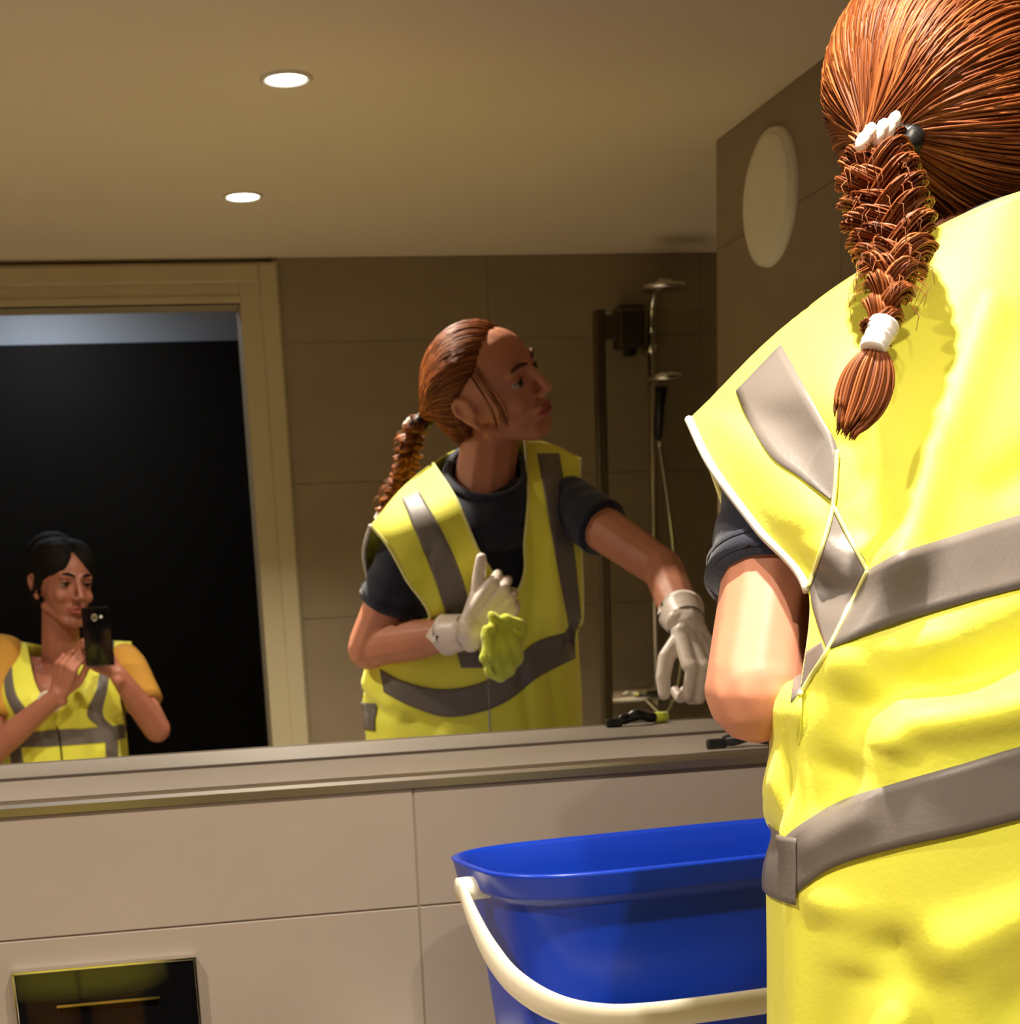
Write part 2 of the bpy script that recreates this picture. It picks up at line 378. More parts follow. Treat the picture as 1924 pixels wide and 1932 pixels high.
# flush plate
fp0, fp1 = real(22, 1833, LEDGE_Y), real(368, 1799, LEDGE_Y)
fx0, fx1, fz1 = fp0.x, fp1.x, (fp0.z + fp1.z) / 2; fz0 = fz1 - 0.15
fl = thing('flush_plate', 'black glass toilet flush plate with chrome edges on the tiled boxing below the ledge', 'flush plate', ((fx0 + fx1) / 2, LEDGE_Y, fz0))
box('plate', fx0 + 0.003, fx1 - 0.003, LEDGE_Y - 0.012, LEDGE_Y, fz0 + 0.003, fz1 - 0.003, M_blackglass, fl, 0.001)
bm = bmesh.new(); y0, y1 = LEDGE_Y - 0.0145, LEDGE_Y - 0.0005
for a in ((fx0, fx1, fz1 - 0.003, fz1), (fx0, fx1, fz0, fz0 + 0.003), (fx0, fx0 + 0.003, fz0 + 0.003, fz1 - 0.003), (fx1 - 0.003, fx1, fz0 + 0.003, fz1 - 0.003)):
    bbox(bm, a[0], a[1], y0, y1, a[2], a[3], 0.0005)
link('chrome_frame', bm_mesh(bm), M_chrome, fl)
bz = real(200, 1885, LEDGE_Y).z; bx0, bx1 = real(108, 1896, LEDGE_Y).x, real(300, 1872, LEDGE_Y).x
b1 = box('button', bx0, bx1, LEDGE_Y - 0.0123, LEDGE_Y - 0.010, bz - 0.075, bz - 0.001, M_blackglass, fl, 0.001, label='large glossy black button')
box('button_edge', bx0, bx1, LEDGE_Y - 0.017, LEDGE_Y - 0.012, bz - 0.0015, bz + 0.0015, M_chrome, b1, label='thin chrome line along the top of the button')

# ------------------------------------------------------------------ downlights and vent
def downlight(x, y, label):
    t = thing('ceiling_downlight', label, 'ceiling light', (x, y, ROOM_Z), 'recessed downlights in the ceiling')
    MB().add(lathe_geo([(0.046, 0.0), (0.046, -0.003), (0.043, -0.005), (0.037, -0.004), (0.034, 0.004), (0.034, 0.0)], (x, y, ROOM_Z), n=40)).obj('bezel', M_white, t)
    MB().add(lathe_geo([(0.0001, -0.0035), (0.020, -0.0036), (0.0345, -0.0028)], (x, y, ROOM_Z), n=40)).obj('lamp', mat('lamp_glow', (1, 1, 1, 1), 0.5, emit=(1.0, 0.93, 0.82, 1), estr=14), t)
downlight(0.414, -1.016, 'round white recessed downlight, the one nearer the mirror and higher in its reflection')
downlight(0.411, -1.841, 'round white recessed downlight, the one nearer the doorway and lower in the reflection')
vc = Vector((SIDE_X, -1.105, 2.027))
t = thing('extractor_vent', 'round pale plastic extractor vent cover high on the dark tiled side wall', 'vent', vc)
MB().add(lathe_geo([(0.0001, -0.020), (0.085, -0.020), (0.104, -0.0175), (0.112, -0.012), (0.112, -0.010)], vc, 'X', 64)).obj('cover_disc', M_vent, t)
MB().add(lathe_geo([(0.100, -0.013), (0.118, -0.010), (0.120, -0.001), (0.120, 0.002)], vc, 'X', 64)).obj('housing_ring', M_vent, t)

# ------------------------------------------------------------------ shower alcove
sc_y = -1.62
xp = real(1137, 1000, -sc_y).x
t = thing('shower_screen', 'clear glass shower screen with a dark bronze upright in front of the shower', 'shower screen', (xp, sc_y, 0))
ztop = real(1131, 585, -sc_y).z
box('screen_post', xp - 0.010, xp + 0.012, sc_y - 0.014, sc_y + 0.014, 0.0, ztop, M_bronze, t, 0.003, label='dark bronze upright profile')
box('glass_pane', xp + 0.012, 1.9, sc_y - 0.003, sc_y + 0.003, 0.05, ztop, M_glassm, t, label='clear glass pane')
box('bottom_rail', xp + 0.012, 1.9, sc_y - 0.012, sc_y + 0.012, 0.0, 0.05, M_bronze, t)
pb = real(1150, 590, -sc_y)
cl = box('hinge_clamp', xp + 0.012, xp + 0.045, sc_y - 0.012, sc_y + 0.014, ztop - 0.06, ztop - 0.012, M_bronze, t, 0.003, label='steel clamp at the top of the glass')
ry = BACK_Y
t = thing('shower_set', 'chrome shower riser rail with overhead rose and hand shower on the back wall', 'shower', (1.556, ry + 0.05, 1.0))
rx, yy = 1.556, ry + 0.055
tube('riser_rail', [(rx, yy, 0.95), (rx, yy, 1.99)], 0.011, M_steel, t)
for z in (1.0, 1.95): tube('wall_bracket', [(rx, ry, z), (rx, yy + 0.01, z)], 0.013, M_chrome, t)
arm = spline([(rx, yy, 1.985), (rx, yy + 0.01, 2.055), (rx - 0.005, yy + 0.05, 2.092), (rx - 0.01, yy + 0.10, 2.100), (rx - 0.015, yy + 0.14, 2.09)], 16)
tube('shower_arm', arm, 0.010, M_chrome, t)
hd = MB().add(lathe_geo([(0.0001, 0.018), (0.02, 0.017), (0.03, 0.008), (0.058, 0.004), (0.06, -0.004), (0.0001, -0.006)], (rx - 0.015, yy + 0.15, 2.078), n=40)).obj('overhead_rose', M_chrome, t)
hb = tube('hand_shower', [(rx + 0.005, yy + 0.03, 1.72), (rx + 0.005, yy + 0.045, 1.80), (rx + 0.005, yy + 0.06, 1.845)], [0.012, 0.013, 0.018], M_black, t, n=14)
MB().add(lathe_geo([(0.0001, 0.02), (0.03, 0.018), (0.048, 0.008), (0.05, -0.004), (0.0001, -0.008)], (rx + 0.01, yy + 0.09, 1.862), n=32)).obj('spray_face', M_chrome, hb)
tube('shower_hose', spline([(rx + 0.005, yy + 0.03, 1.72), (rx + 0.03, yy + 0.05, 1.5), (rx + 0.06, yy + 0.05, 1.15), (rx + 0.02, yy + 0.04, 0.98), (rx - 0.04, yy + 0.01, 1.02)], 30), 0.007, M_chrome, t)
mx = MB().add(tube_geo([(rx - 0.14, yy, 1.03), (rx + 0.14, yy, 1.03)], 0.022, 20)).obj('mixer_valve', M_chrome, t)
# made-up dark box standing in for a shower head and its shadow
t = thing('added_cuboid', 'added dark dispenser beside the shower post on the back wall', 'cuboid', (1.50, ry, 1.90))
box('body', 1.462, 1.535, ry, ry + 0.07, 1.955, 2.062, M_bronze, t, 0.006)
box('spout', 1.485, 1.512, ry + 0.02, ry + 0.06, 1.935, 1.955, M_black, t, 0.003)

# ------------------------------------------------------------------ washbasin counter below the frame that carries the bucket
COUNTER_Z = 0.80
t = thing('vanity_counter', 'pale washstand counter beside the flush plate, carrying the blue bucket', 'counter', (0.75, -0.45, 0))
box('worktop', 0.27, SIDE_X - 0.01, -0.635, LEDGE_Y - 0.004, COUNTER_Z - 0.03, COUNTER_Z, M_white, t, 0.004)
box('cabinet', 0.30, SIDE_X - 0.02, -0.60, LEDGE_Y - 0.004, 0.0, COUNTER_Z - 0.03, M_dark, t, 0.003)
for k in range(2):
    d = box('door', 0.305 + k * 0.51, 0.81 + k * 0.508, -0.618, -0.60, 0.08, COUNTER_Z - 0.035, M_dark, t, 0.002)

# ------------------------------------------------------------------ bucket
BK = Vector((0.578, -0.488, COUNTER_Z)); BR = math.radians(7.5); BH = 0.262
def bk(lx, ly, z):
    return BK + Vector((lx * math.cos(BR) - ly * math.sin(BR), lx * math.sin(BR) + ly * math.cos(BR), z))
def bplan(k, n, L, W, rc, z, dip=0.0, spout=0.0):
    """rounded rectangle outline; k-th of n points; a pouring corner on the left end."""
    a = 2 * PI * k / n; c, s = math.cos(a), math.sin(a); e = 0.42
    x = math.copysign(abs(c) ** e, c) * L; y = math.copysign(abs(s) ** e, s) * W
    if spout:
        g = math.exp(-((abs(a - PI)) / 0.40) ** 2); x -= spout * g
    return bk(x, y, z)
NB = 96
lv = []          # outside up, over the lip, inside down
def lvl(L, W, z, sp=0.0, inward=0.0): lv.append([bplan(k, NB, L, W, 0, z, 0, sp) for k in range(NB)])
lvl(0.185, 0.082, 0.0); lvl(0.190, 0.087, 0.006); lvl(0.205, 0.098, 0.14); lvl(0.2145, 0.106, 0.228, 0.004)
lvl(0.2150, 0.107, 0.232, 0.006); lvl(0.222, 0.114, 0.236, 0.008); lvl(0.2235, 0.1155, 0.240, 0.010); lvl(0.226, 0.118, BH - 0.003, 0.012); lvl(0.227, 0.119, BH, 0.013)
lvl(0.222, 0.114, BH + 0.001, 0.012); lvl(0.219, 0.111, BH - 0.004, 0.009); lvl(0.214, 0.106, 0.236, 0.006); lvl(0.201, 0.094, 0.14); lvl(0.186, 0.083, 0.010)
vs = [p for r in lv for p in r]; fs = []
for i in range(len(lv) - 1):
    for k in range(NB): fs.append((i * NB + k, i * NB + (k + 1) % NB, (i + 1) * NB + (k + 1) % NB, (i + 1) * NB + k))
fs.append(tuple(range(NB))[::-1]); fs.append(tuple((len(lv) - 1) * NB + k for k in range(NB)))
bt = thing('bucket', 'blue rectangular plastic bucket with a white handle hanging down its front', 'bucket', BK)
link('bucket_body', mesh(vs, fs), M_bucket, bt, True)
# raised front panel
hp = [refl(0, 0, 1)] * 0
for sx in (-1, 1):
    pv = bk(sx * 0.240, -0.005, BH - 0.022)
    MB().add(tube_geo([bk(sx * 0.215, -0.005, BH - 0.022), bk(sx * 0.252, -0.005, BH - 0.022)], 0.012, 16)).obj('pivot', M_handle, bt)
hpath = []
def H(lx, ly, z): hpath.append(bk(lx, ly, z))
HP = ((-0.248, -0.005, BH - 0.020), (-0.251, -0.045, BH - 0.045), (-0.249, -0.085, BH - 0.072), (-0.238, -0.115, BH - 0.096), (-0.212, -0.138, BH - 0.117), (-0.175, -0.149, BH - 0.130), (-0.12, -0.154, BH - 0.136), (0.0, -0.155, BH - 0.137))
for p in HP: H(*p)
for p in HP[-2::-1]: H(-p[0], p[1], p[2])
hs = spline(hpath, 90)
tube('handle', hs, [0.0095 + 0.0065 * min(1, min(i, 89 - i) / 14) for i in range(90)], M_handle, bt, n=16, flat=0.45, up=(0, -0.45, 0.89))

# ------------------------------------------------------------------ heads and hands
def head_prims(bm, R, C, sc=1.0, jaw=1.0):
    """Skull, face, nose, lips, chin and ears; local +Y is the way the face looks."""
    def W(x, y, z): return C + R @ (Vector((x, y, z)) * sc)
    Q = R.to_3x3()
    b = lambda c, r, s=3: ball(bm, W(*c), tuple(a * sc for a in r), Q, s)
    k = lambda p, r0, q, r1: caps(bm, W(*p), r0 * sc, W(*q), r1 * sc)
    b((0, -0.018, 0.030), (0.074, 0.092, 0.078)); b((0, 0.022, 0.030), (0.066, 0.066, 0.070))
    b((0, 0.030, -0.010), (0.060, 0.056, 0.062)); b((0, 0.034, -0.048), (0.047 * jaw, 0.046, 0.046))
    b((0, 0.062, -0.087), (0.020, 0.017, 0.015))                                  # chin
    k((0.050, -0.002, -0.050), 0.013, (0.018, 0.060, -0.086), 0.014); k((-0.050, -0.002, -0.050), 0.013, (-0.018, 0.060, -0.086), 0.014)
    for s in (-1, 1):
        b((s * 0.034, 0.063, -0.022), (0.020, 0.016, 0.018))                     # cheek
        k((s * 0.012, 0.088, 0.027), 0.0065, (s * 0.042, 0.076, 0.026), 0.0065)  # brow ridge
        b((s * 0.0095, 0.096, -0.029), (0.0075, 0.0095, 0.0068), 2)              # nostril wing
        # ear: rim and lobe
        pts = [(0.072, -0.004, -0.028), (0.079, -0.012, -0.014), (0.085, -0.024, 0.006), (0.086, -0.024, 0.022), (0.082, -0.012, 0.030), (0.076, -0.002, 0.020), (0.072, 0.002, 0.006)]
        for i in range(len(pts) - 1): k((s * pts[i][0], *pts[i][1:]), 0.0045 if i else 0.007, (s * pts[i + 1][0], *pts[i + 1][1:]), 0.0042)
        b((s * 0.075, -0.010, 0.002), (0.0065, 0.016, 0.026), 2)
    k((0, 0.087, 0.022), 0.0068, (0, 0.104, -0.020), 0.0080)                      # nose
    b((0, 0.105, -0.024), (0.0095, 0.0100, 0.0085), 2)
    k((-0.016, 0.078, -0.052), 0.0065, (0.016, 0.078, -0.052), 0.0065); k((-0.012, 0.083, -0.050), 0.0055, (0.012, 0.083, -0.050), 0.0055)
    k((-0.014, 0.078, -0.062), 0.0065, (0.014, 0.078, -0.062), 0.0065)
def face_parts(body, R, C, sc, iris=M_eye, brow=M_brow, skin=M_skin):
    def W(x, y, z): return C + R @ (Vector((x, y, z)) * sc)
    for s in (-1, 1):
        bm = bmesh.new(); bmesh.ops.create_uvsphere(bm, u_segments=24, v_segments=16, radius=0.0122 * sc)
        o = link('eye', bm_mesh(bm), iris, body, True)
        o.matrix_basis = Matrix.Translation(W(s * 0.029, 0.071, 0.008)) @ R.to_4x4()
        for nm, za, zb, m in (('upper_eyelid', 0.40, 1.40, skin), ('lower_eyelid', -1.35, -0.50, skin)):
            g = []
            for i in range(6):
                el = za + (zb - za) * i / 5; row = []
                for j in range(13):
                    az = (-1 + 2 * j / 12) * 1.25; r = 0.0138
                    row.append(W(s * 0.029 + r * math.sin(az) * math.cos(el * (0.35 + 0.65 * math.cos(az))), 0.071 + r * math.cos(az) * math.cos(el), 0.008 + r * math.sin(el * (0.35 + 0.65 * math.cos(az)))))
                g.append(row)
            MB().add(grid_geo(g)).obj(nm, m, body)
        tube('eyebrow', spline([W(s * 0.010, 0.0945, 0.027), W(s * 0.024, 0.0900, 0.033), W(s * 0.036, 0.0825, 0.033), W(s * 0.043, 0.0755, 0.029)], 10), [0.0016, 0.003, 0.0035, 0.0035, 0.0034, 0.003, 0.0026, 0.002, 0.0014, 0.0007], brow, body, n=8)
        tube('eyelashes', spline([W(s * 0.017, 0.080, 0.010), W(s * 0.029, 0.0855, 0.0135), W(s * 0.042, 0.077, 0.009)], 9), 0.0011, brow, body, n=6)
    up = MB().add(tube_geo(spline([W(-0.023, 0.078, -0.056), W(-0.011, 0.0885, -0.0525), W(-0.004, 0.0905, -0.0505), W(0, 0.0898, -0.0518), W(0.004, 0.0905, -0.0505), W(0.011, 0.0885, -0.0525), W(0.023, 0.078, -0.056)], 21), [0.0008 + 0.0034 * math.sin(PI * i / 20) ** 0.7 for i in range(21)], 8))
    up.add(tube_geo(spline([W(-0.022, 0.078, -0.0565), W(-0.010, 0.0870, -0.0600), W(0, 0.0885, -0.0612), W(0.010, 0.0870, -0.0600), W(0.022, 0.078, -0.0565)], 21), [0.0008 + 0.0042 * math.sin(PI * i / 20) ** 0.7 for i in range(21)], 8))
    up.obj('lips', M_lip, body)
def hand_prims(bm, Mh, s, curls, thumb, sc=1.0, grow=0.0, splay=(0.10, 0.02, -0.06, -0.14)):
    """Hand from the wrist: local +Y to the fingers, +Z the back of the hand, thumb on the side s*X."""
    def W(v): return Mh @ (Vector(v) * sc)
    kn = [(0.028, 0.086, 0.0), (0.0095, 0.091, 0.003), (-0.0105, 0.087, 0.001), (-0.028, 0.078, -0.004)]
    ln = [(0.042, 0.025, 0.020), (0.046, 0.029, 0.021), (0.042, 0.027, 0.020), (0.033, 0.020, 0.018)]
    rd = [0.0090, 0.0092, 0.0087, 0.0078]
    caps(bm, W((0.013, -0.012, 0)), (0.0195 + grow) * sc, W((-0.013, -0.012, 0)), (0.0185 + grow) * sc)
    caps(bm, W((0.012, 0.012, 0)), (0.0165 + grow) * sc, W((-0.012, 0.012, 0)), (0.0165 + grow) * sc)
    for i in range(4):
        x, y, z = kn[i]; x *= s
        caps(bm, W((x * 0.55, 0.010, -0.003)), (0.0145 + grow) * sc, W((x, y - 0.008, z - 0.003)), (0.0118 + grow) * sc)
        caps(bm, W((x, y - 0.006, z - 0.002)), (0.0115 + grow) * sc, W((x, y, z)), (0.0103 + grow) * sc)
        p = Vector((x, y, z)); a = 0.0; r = rd[i]; sp = splay[i] * s
        for q in range(3):
            a += curls[i][q]; L = ln[i][q]
            d = Vector((math.sin(sp) * math.cos(a), math.cos(sp) * math.cos(a), -math.sin(a))); n = p + d * L
            caps(bm, W(p), (r + grow) * sc, W(n), (r * 0.92 + grow) * sc); p = n; r *= 0.92
    p = Vector((0.017 * s, 0.018, -0.008)); r = 0.0145
    for (d, L, r1) in thumb:
        d = Vector((d[0] * s, d[1], d[2])).normalized(); n = p + d * L
        caps(bm, W(p), (r + grow) * sc, W(n), (r1 + grow) * sc); p = n; r = r1
def hand_frame(wrist, fing, back):
    y = Vector(fing).normalized(); z = Vector(back); z = (z - y * z.dot(y)).normalized(); x = y.cross(z)
    m = Matrix((x, y, z)).transposed().to_4x4(); m.translation = Vector(wrist); return m
def look(az, pitch, roll=0.0):
    """rotation whose local +Y looks along azimuth az (from +x) with pitch up, degrees"""
    return (Matrix.Rotation(math.radians(az - 90), 3, 'Z') @ Matrix.Rotation(math.radians(pitch), 3, 'X') @ Matrix.Rotation(math.radians(roll), 3, 'Y'))

# ------------------------------------------------------------------ the woman at the mirror
L = dict(hc=Vector((0.703, -0.796, 1.662)), sl=(0.556, -0.815, 1.425), el=(0.486, -0.915, 1.243), wl=(0.628, -0.705, 1.266),
         sr=(0.826, -0.790, 1.474), er=(0.925, -0.560, 1.350), wr=(0.888, -0.345, 1.262))
HR = look(49.5, 7.4, -32)
HS = 1.0
feet = (0.665, -0.97, 0.0)
lh = hand_frame(L['wl'], (0.66, 0.30, 0.66), (-0.25, 0.95, -0.15))
rh = hand_frame(L['wr'], refl(1352, 1290, .26) - Vector(L['wr']), (0.15, 0.60, 0.75))
lcurl = [(1.35, 1.5, 0.9), (1.4, 1.55, 0.9), (1.45, 1.55, 0.9), (1.45, 1.5, 0.9)]
lthumb = [((0.45, 0.88, -0.18), 0.040, 0.0125), ((0.62, 0.78, -0.05), 0.031, 0.0108), ((0.60, 0.80, 0.05), 0.025, 0.0090)]
rcurl = [(1.0, 1.2, 0.7), (1.05, 1.25, 0.7), (1.1, 1.3, 0.7), (1.15, 1.3, 0.7)]
rthumb = [((0.7, 0.6, -0.35), 0.040, 0.0125), ((0.35, 0.85, -0.40), 0.033, 0.0108), ((0.10, 0.90, -0.40), 0.026, 0.0090)]
bm = bmesh.new()
head_prims(bm, HR, L['hc'], HS)
caps(bm, (0.685, -0.835, 1.475), 0.056, L['hc'] + HR @ Vector((0, -0.024, -0.050)), 0.051)
ball(bm, (0.674, -0.865, 1.365), (0.132, 0.092, 0.120)); ball(bm, (0.668, -0.915, 1.22), (0.122, 0.090, 0.14)); ball(bm, (0.668, -0.945, 1.02), (0.145, 0.085, 0.14))
caps(bm, (0.66, -0.835, 1.455), 0.048, L['sl'], 0.040); caps(bm, (0.70, -0.830, 1.465), 0.048, L['sr'], 0.040)
caps(bm, L['sl'], 0.041, L['el'], 0.041); ball(bm, Vector(L['el']) + Vector((-0.002, -0.006, -0.003)), 0.038)
caps(bm, L['el'], 0.036, (0.555, -0.81, 1.254), 0.035); caps(bm, (0.555, -0.81, 1.254), 0.035, L['wl'], 0.023)
caps(bm, L['sr'], 0.042, L['er'], 0.033); caps(bm, L['er'], 0.034, (0.905, -0.45, 1.305), 0.033); caps(bm, (0.905, -0.45, 1.305), 0.033, L['wr'], 0.023)
for s in (-1, 1):
    hx = 0.665 + s * 0.078
    caps(bm, (hx, -0.965, 0.95), 0.084, (hx + s * 0.01, -0.955, 0.50), 0.056); caps(bm, (hx + s * 0.01, -0.955, 0.50), 0.055, (hx + s * 0.015, -0.975, 0.30), 0.050)
    caps(bm, (hx + s * 0.015, -0.975, 0.30), 0.050, (hx + s * 0.015, -0.98, 0.09), 0.034); caps(bm, (hx + s * 0.015, -0.985, 0.045), 0.036, (hx + s * 0.03, -0.84, 0.030), 0.026)
hand_prims(bm, lh, 1, lcurl, lthumb, grow=-0.0022); hand_prims(bm, rh, -1, rcurl, rthumb, grow=-0.0022)
woman = link('person', fuse(bm, 0.0033, 5), M_skin, None, True); set_origin(woman, feet)
tag(woman, 'red-haired person in yellow hi-vis vest and gloves, cleaning at the mirror, seen from behind', 'person')
face_parts(woman, HR, L['hc'], HS)
# gloves
for mh, s, cu, th, w_, e_ in ((lh, 1, lcurl, lthumb, L['wl'], (0.555, -0.81, 1.254)), (rh, -1, rcurl, rthumb, L['wr'], (0.905, -0.45, 1.305))):
    bm = bmesh.new(); hand_prims(bm, mh, s, cu, th, grow=0.0008)
    w_, e_ = Vector(w_), Vector(e_); d = (e_ - w_).normalized()
    caps(bm, w_, 0.026, w_ + d * 0.022, 0.0285)
    g = link('glove', fuse(bm, 0.0019, 3), M_glove, woman, True, label='off-white latex glove' if s == 1 else 'thin off-white glove on the outstretched hand')
    rings = [(0.010, 0.0295), (0.035, 0.0325), (0.050, 0.0340), (0.056, 0.0365), (0.058, 0.0365), (0.056, 0.034)]
    MB().add(tube_geo([w_ + d * a for a, r in rings], [r for a, r in rings], 28, cap=False)).obj('glove_cuff', M_glove, g)
# t-shirt: torso, two sleeves, ribbed collar
bm = bmesh.new()
ball(bm, (0.674, -0.865, 1.365), (0.144, 0.104, 0.125)); ball(bm, (0.672, -0.930, 1.22), (0.128, 0.086, 0.15)); ball(bm, (0.672, -0.945, 1.05), (0.150, 0.088, 0.15))
caps(bm, (0.655, -0.84, 1.445), 0.062, L['sl'], 0.046); caps(bm, (0.71, -0.83, 1.462), 0.062, L['sr'], 0.046); ball(bm, (0.685, -0.82, 1.44), (0.085, 0.085, 0.065))
sh_t = fuse(bm, 0.005, 6)
tee = link('tshirt', sh_t, M_navy, woman, True, label='navy blue short-sleeved t-shirt')
def sleeve(a, b, f, r0, r1):
    a, b = Vector(a), Vector(b); d = b - a; e = a + d * f; n = 12
    path = [a + (e - a) * (i / (n - 1)) for i in range(n)]
    rr = [r0 + (r1 - r0) * (i / (n - 1)) ** 0.8 + 0.0015 * math.sin(i * 1.9) for i in range(n)]
    path += [e + d.normalized() * 0.001, e - d.normalized() * 0.012, e - d.normalized() * 0.03]; rr += [r1 - 0.002, r1 - 0.0035, r1 - 0.006]
    o = MB().add(tube_geo(path, rr, 36, cap=False)).obj('sleeve', M_navy, tee)
    hem = e - d.normalized() * 0.014
    MB().add(tube_geo([hem + d.normalized() * (0.0025 * math.sin(q)) + Vector((0, 0, 0)) for q in (-1, 0, 1)], [r1 + 0.0005, r1 + 0.0015, r1 + 0.0005], 36, cap=False)).obj('sleeve_hem', M_navy, tee)
sleeve(L['sl'], L['el'], 0.58, 0.046, 0.052); sleeve(L['sr'], L['er'], 0.40, 0.047, 0.047)
nc = Vector((0.695, -0.822, 1.531)); cring, yoke = [], [[], [], [], []]
for i in range(48):
    a = 2 * PI * i / 48; ca, sa = math.cos(a), math.sin(a)
    cp = nc + Vector((0.068 * ca, 0.074 * sa, 0.008 * ca - 0.048 * sa)); cring.append(cp)
    for k, (q, dz) in enumerate(((0.0, 0.0), (0.014, -0.016), (0.024, -0.040), (0.030, -0.070))):
        yoke[k].append(cp + Vector((ca * q, sa * q * 0.6, dz * (1 - 0.35 * sa))))
for r in yoke: r.append(r[0])
MB().add(grid_geo(yoke)).obj('shirt_yoke', M_navy, tee)
tube('collar', cring, 0.0085, M_navy, tee, n=10, closed=True)
tr = bmesh.new(); ball(tr, (0.668, -0.948, 0.98), (0.160, 0.100, 0.12))
for s in (-1, 1):
    hx = 0.665 + s * 0.078
    caps(tr, (hx, -0.965, 0.95), 0.094, (hx + s * 0.01, -0.955, 0.50), 0.068); caps(tr, (hx + s * 0.01, -0.955, 0.50), 0.067, (hx + s * 0.015, -0.98, 0.12), 0.058)
link('trousers', fuse(tr, 0.007, 4), M_trouser, woman, True)
for s in (-1, 1):
    b = bmesh.new(); hx = 0.665 + s * 0.078
    caps(b, (hx + s * 0.015, -0.985, 0.048), 0.045, (hx + s * 0.03, -0.83, 0.040), 0.036, sq=((0, 0, 1), 0.9)); caps(b, (hx + s * 0.015, -0.98, 0.06), 0.044, (hx + s * 0.015, -0.98, 0.14), 0.046)
    link('shoe', fuse(b, 0.005, 3), M_black, woman, True)

# vest ---------------------------------------------------------------
def ring(z, a, wl=0.195, wr=0.212, yb=0.130, yf=0.130, e=0.92, rot=15):
    """a = 180 left side, 270 back, 0/360 right side, 90 front; the torso is turned, right side towards the mirror"""
    ca, sa = math.cos(math.radians(a)), math.sin(math.radians(a))
    x = math.copysign(abs(ca) ** e, ca) * (wr if ca > 0 else wl); y = math.copysign(abs(sa) ** e, sa) * (yf if sa > 0 else yb)
    r = math.radians(rot); cy = -0.945 + 0.10 * max(0, z - 1.15)
    return Vector((0.672 + x * math.cos(r) - y * math.sin(r), cy + x * math.sin(r) + y * math.cos(r), z))
RZ = [(1.245, .188, .205, .130, .128), (1.20, .192, .208, .132, .130), (1.14, .196, .212, .135, .132), (1.07, .196, .212, .138, .135), (0.98, .193, .212, .140, .138), (0.88, .193, .214, .145, .140)]
back = [
    [(0.480, -0.788, 1.449), (0.545, -0.822, 1.510), (0.606, -0.850, 1.551), (0.690, -0.915, 1.585), (0.775, -0.855, 1.585), (0.815, -0.820, 1.572), (0.856, -0.790, 1.546)],
    [real(1345, 880, -.850), real(1480, 790, -.90), real(1640, 700, -.938), (0.695, -0.955, 1.49), (0.775, -0.935, 1.49), (0.83, -0.89, 1.475), (0.868, -0.835, 1.45)],
    [real(1430, 995, -.905), real(1540, 930, -.960), real(1700, 860, -.985), (0.688, -1.000, 1.41), (0.77, -0.972, 1.41), (0.828, -0.93, 1.395), (0.862, -0.87, 1.38)],
    [real(1524, 1112, -.955), real(1590, 1090, -.995), real(1730, 1030, -1.022), (0.684, -1.032, 1.335), (0.765, -1.012, 1.335), (0.83, -0.97, 1.32), (0.862, -0.90, 1.31)]]
for z, a, b, c_, d_ in RZ:
    back.append([ring(z, t_, wl=a, wr=b, yb=c_, yf=d_) for t_ in (180, 212, 243, 270, 297, 328, 360)])
frontL = [
    [(0.480, -0.788, 1.449), (0.545, -0.822, 1.510), (0.606, -0.850, 1.551)],
    [refl(732, 1030, .770), refl(800, 985, .752), refl(862, 945, .755)],
    [refl(765, 1090, .762), refl(835, 1060, .742), refl(898, 1030, .738)],
    [refl(808, 1175, .785), refl(868, 1140, .762), refl(938, 1110, .755)]]
frontR = [
    [(0.775, -0.855, 1.585), (0.815, -0.820, 1.572), (0.856, -0.790, 1.546)],
    [refl(997, 930, .758), refl(1045, 930, .748), refl(1092, 955, .775)],
    [refl(990, 1020, .738), refl(1045, 1020, .735), refl(1097, 1050, .775)],
    [refl(984, 1100, .752), refl(1045, 1120, .750), refl(1099, 1160, .800)]]
for z, a, b, c_, d_ in RZ:
    frontL.append([ring(z, t_, wl=a, wr=b, yb=c_, yf=d_) for t_ in (180, 130, 80)])
    frontR.append([ring(z, t_, wl=a, wr=b, yb=c_, yf=d_) for t_ in (80, 40, 0)])
def seg_d(p, a, b):
    ab = b - a; t = max(0, min(1, (p - a).dot(ab) / max(ab.length_squared, 1e-12))); return (p - a - ab * t).length
def creases(lines, fn):
    out = []
    for amp, wd, pts in lines:
        P3 = [fn(x, y, d) for x, y, d in pts]; out.append((amp * 1.1, wd * 1.2, [Vector((p.x, p.z)) for p in P3]))
    return out
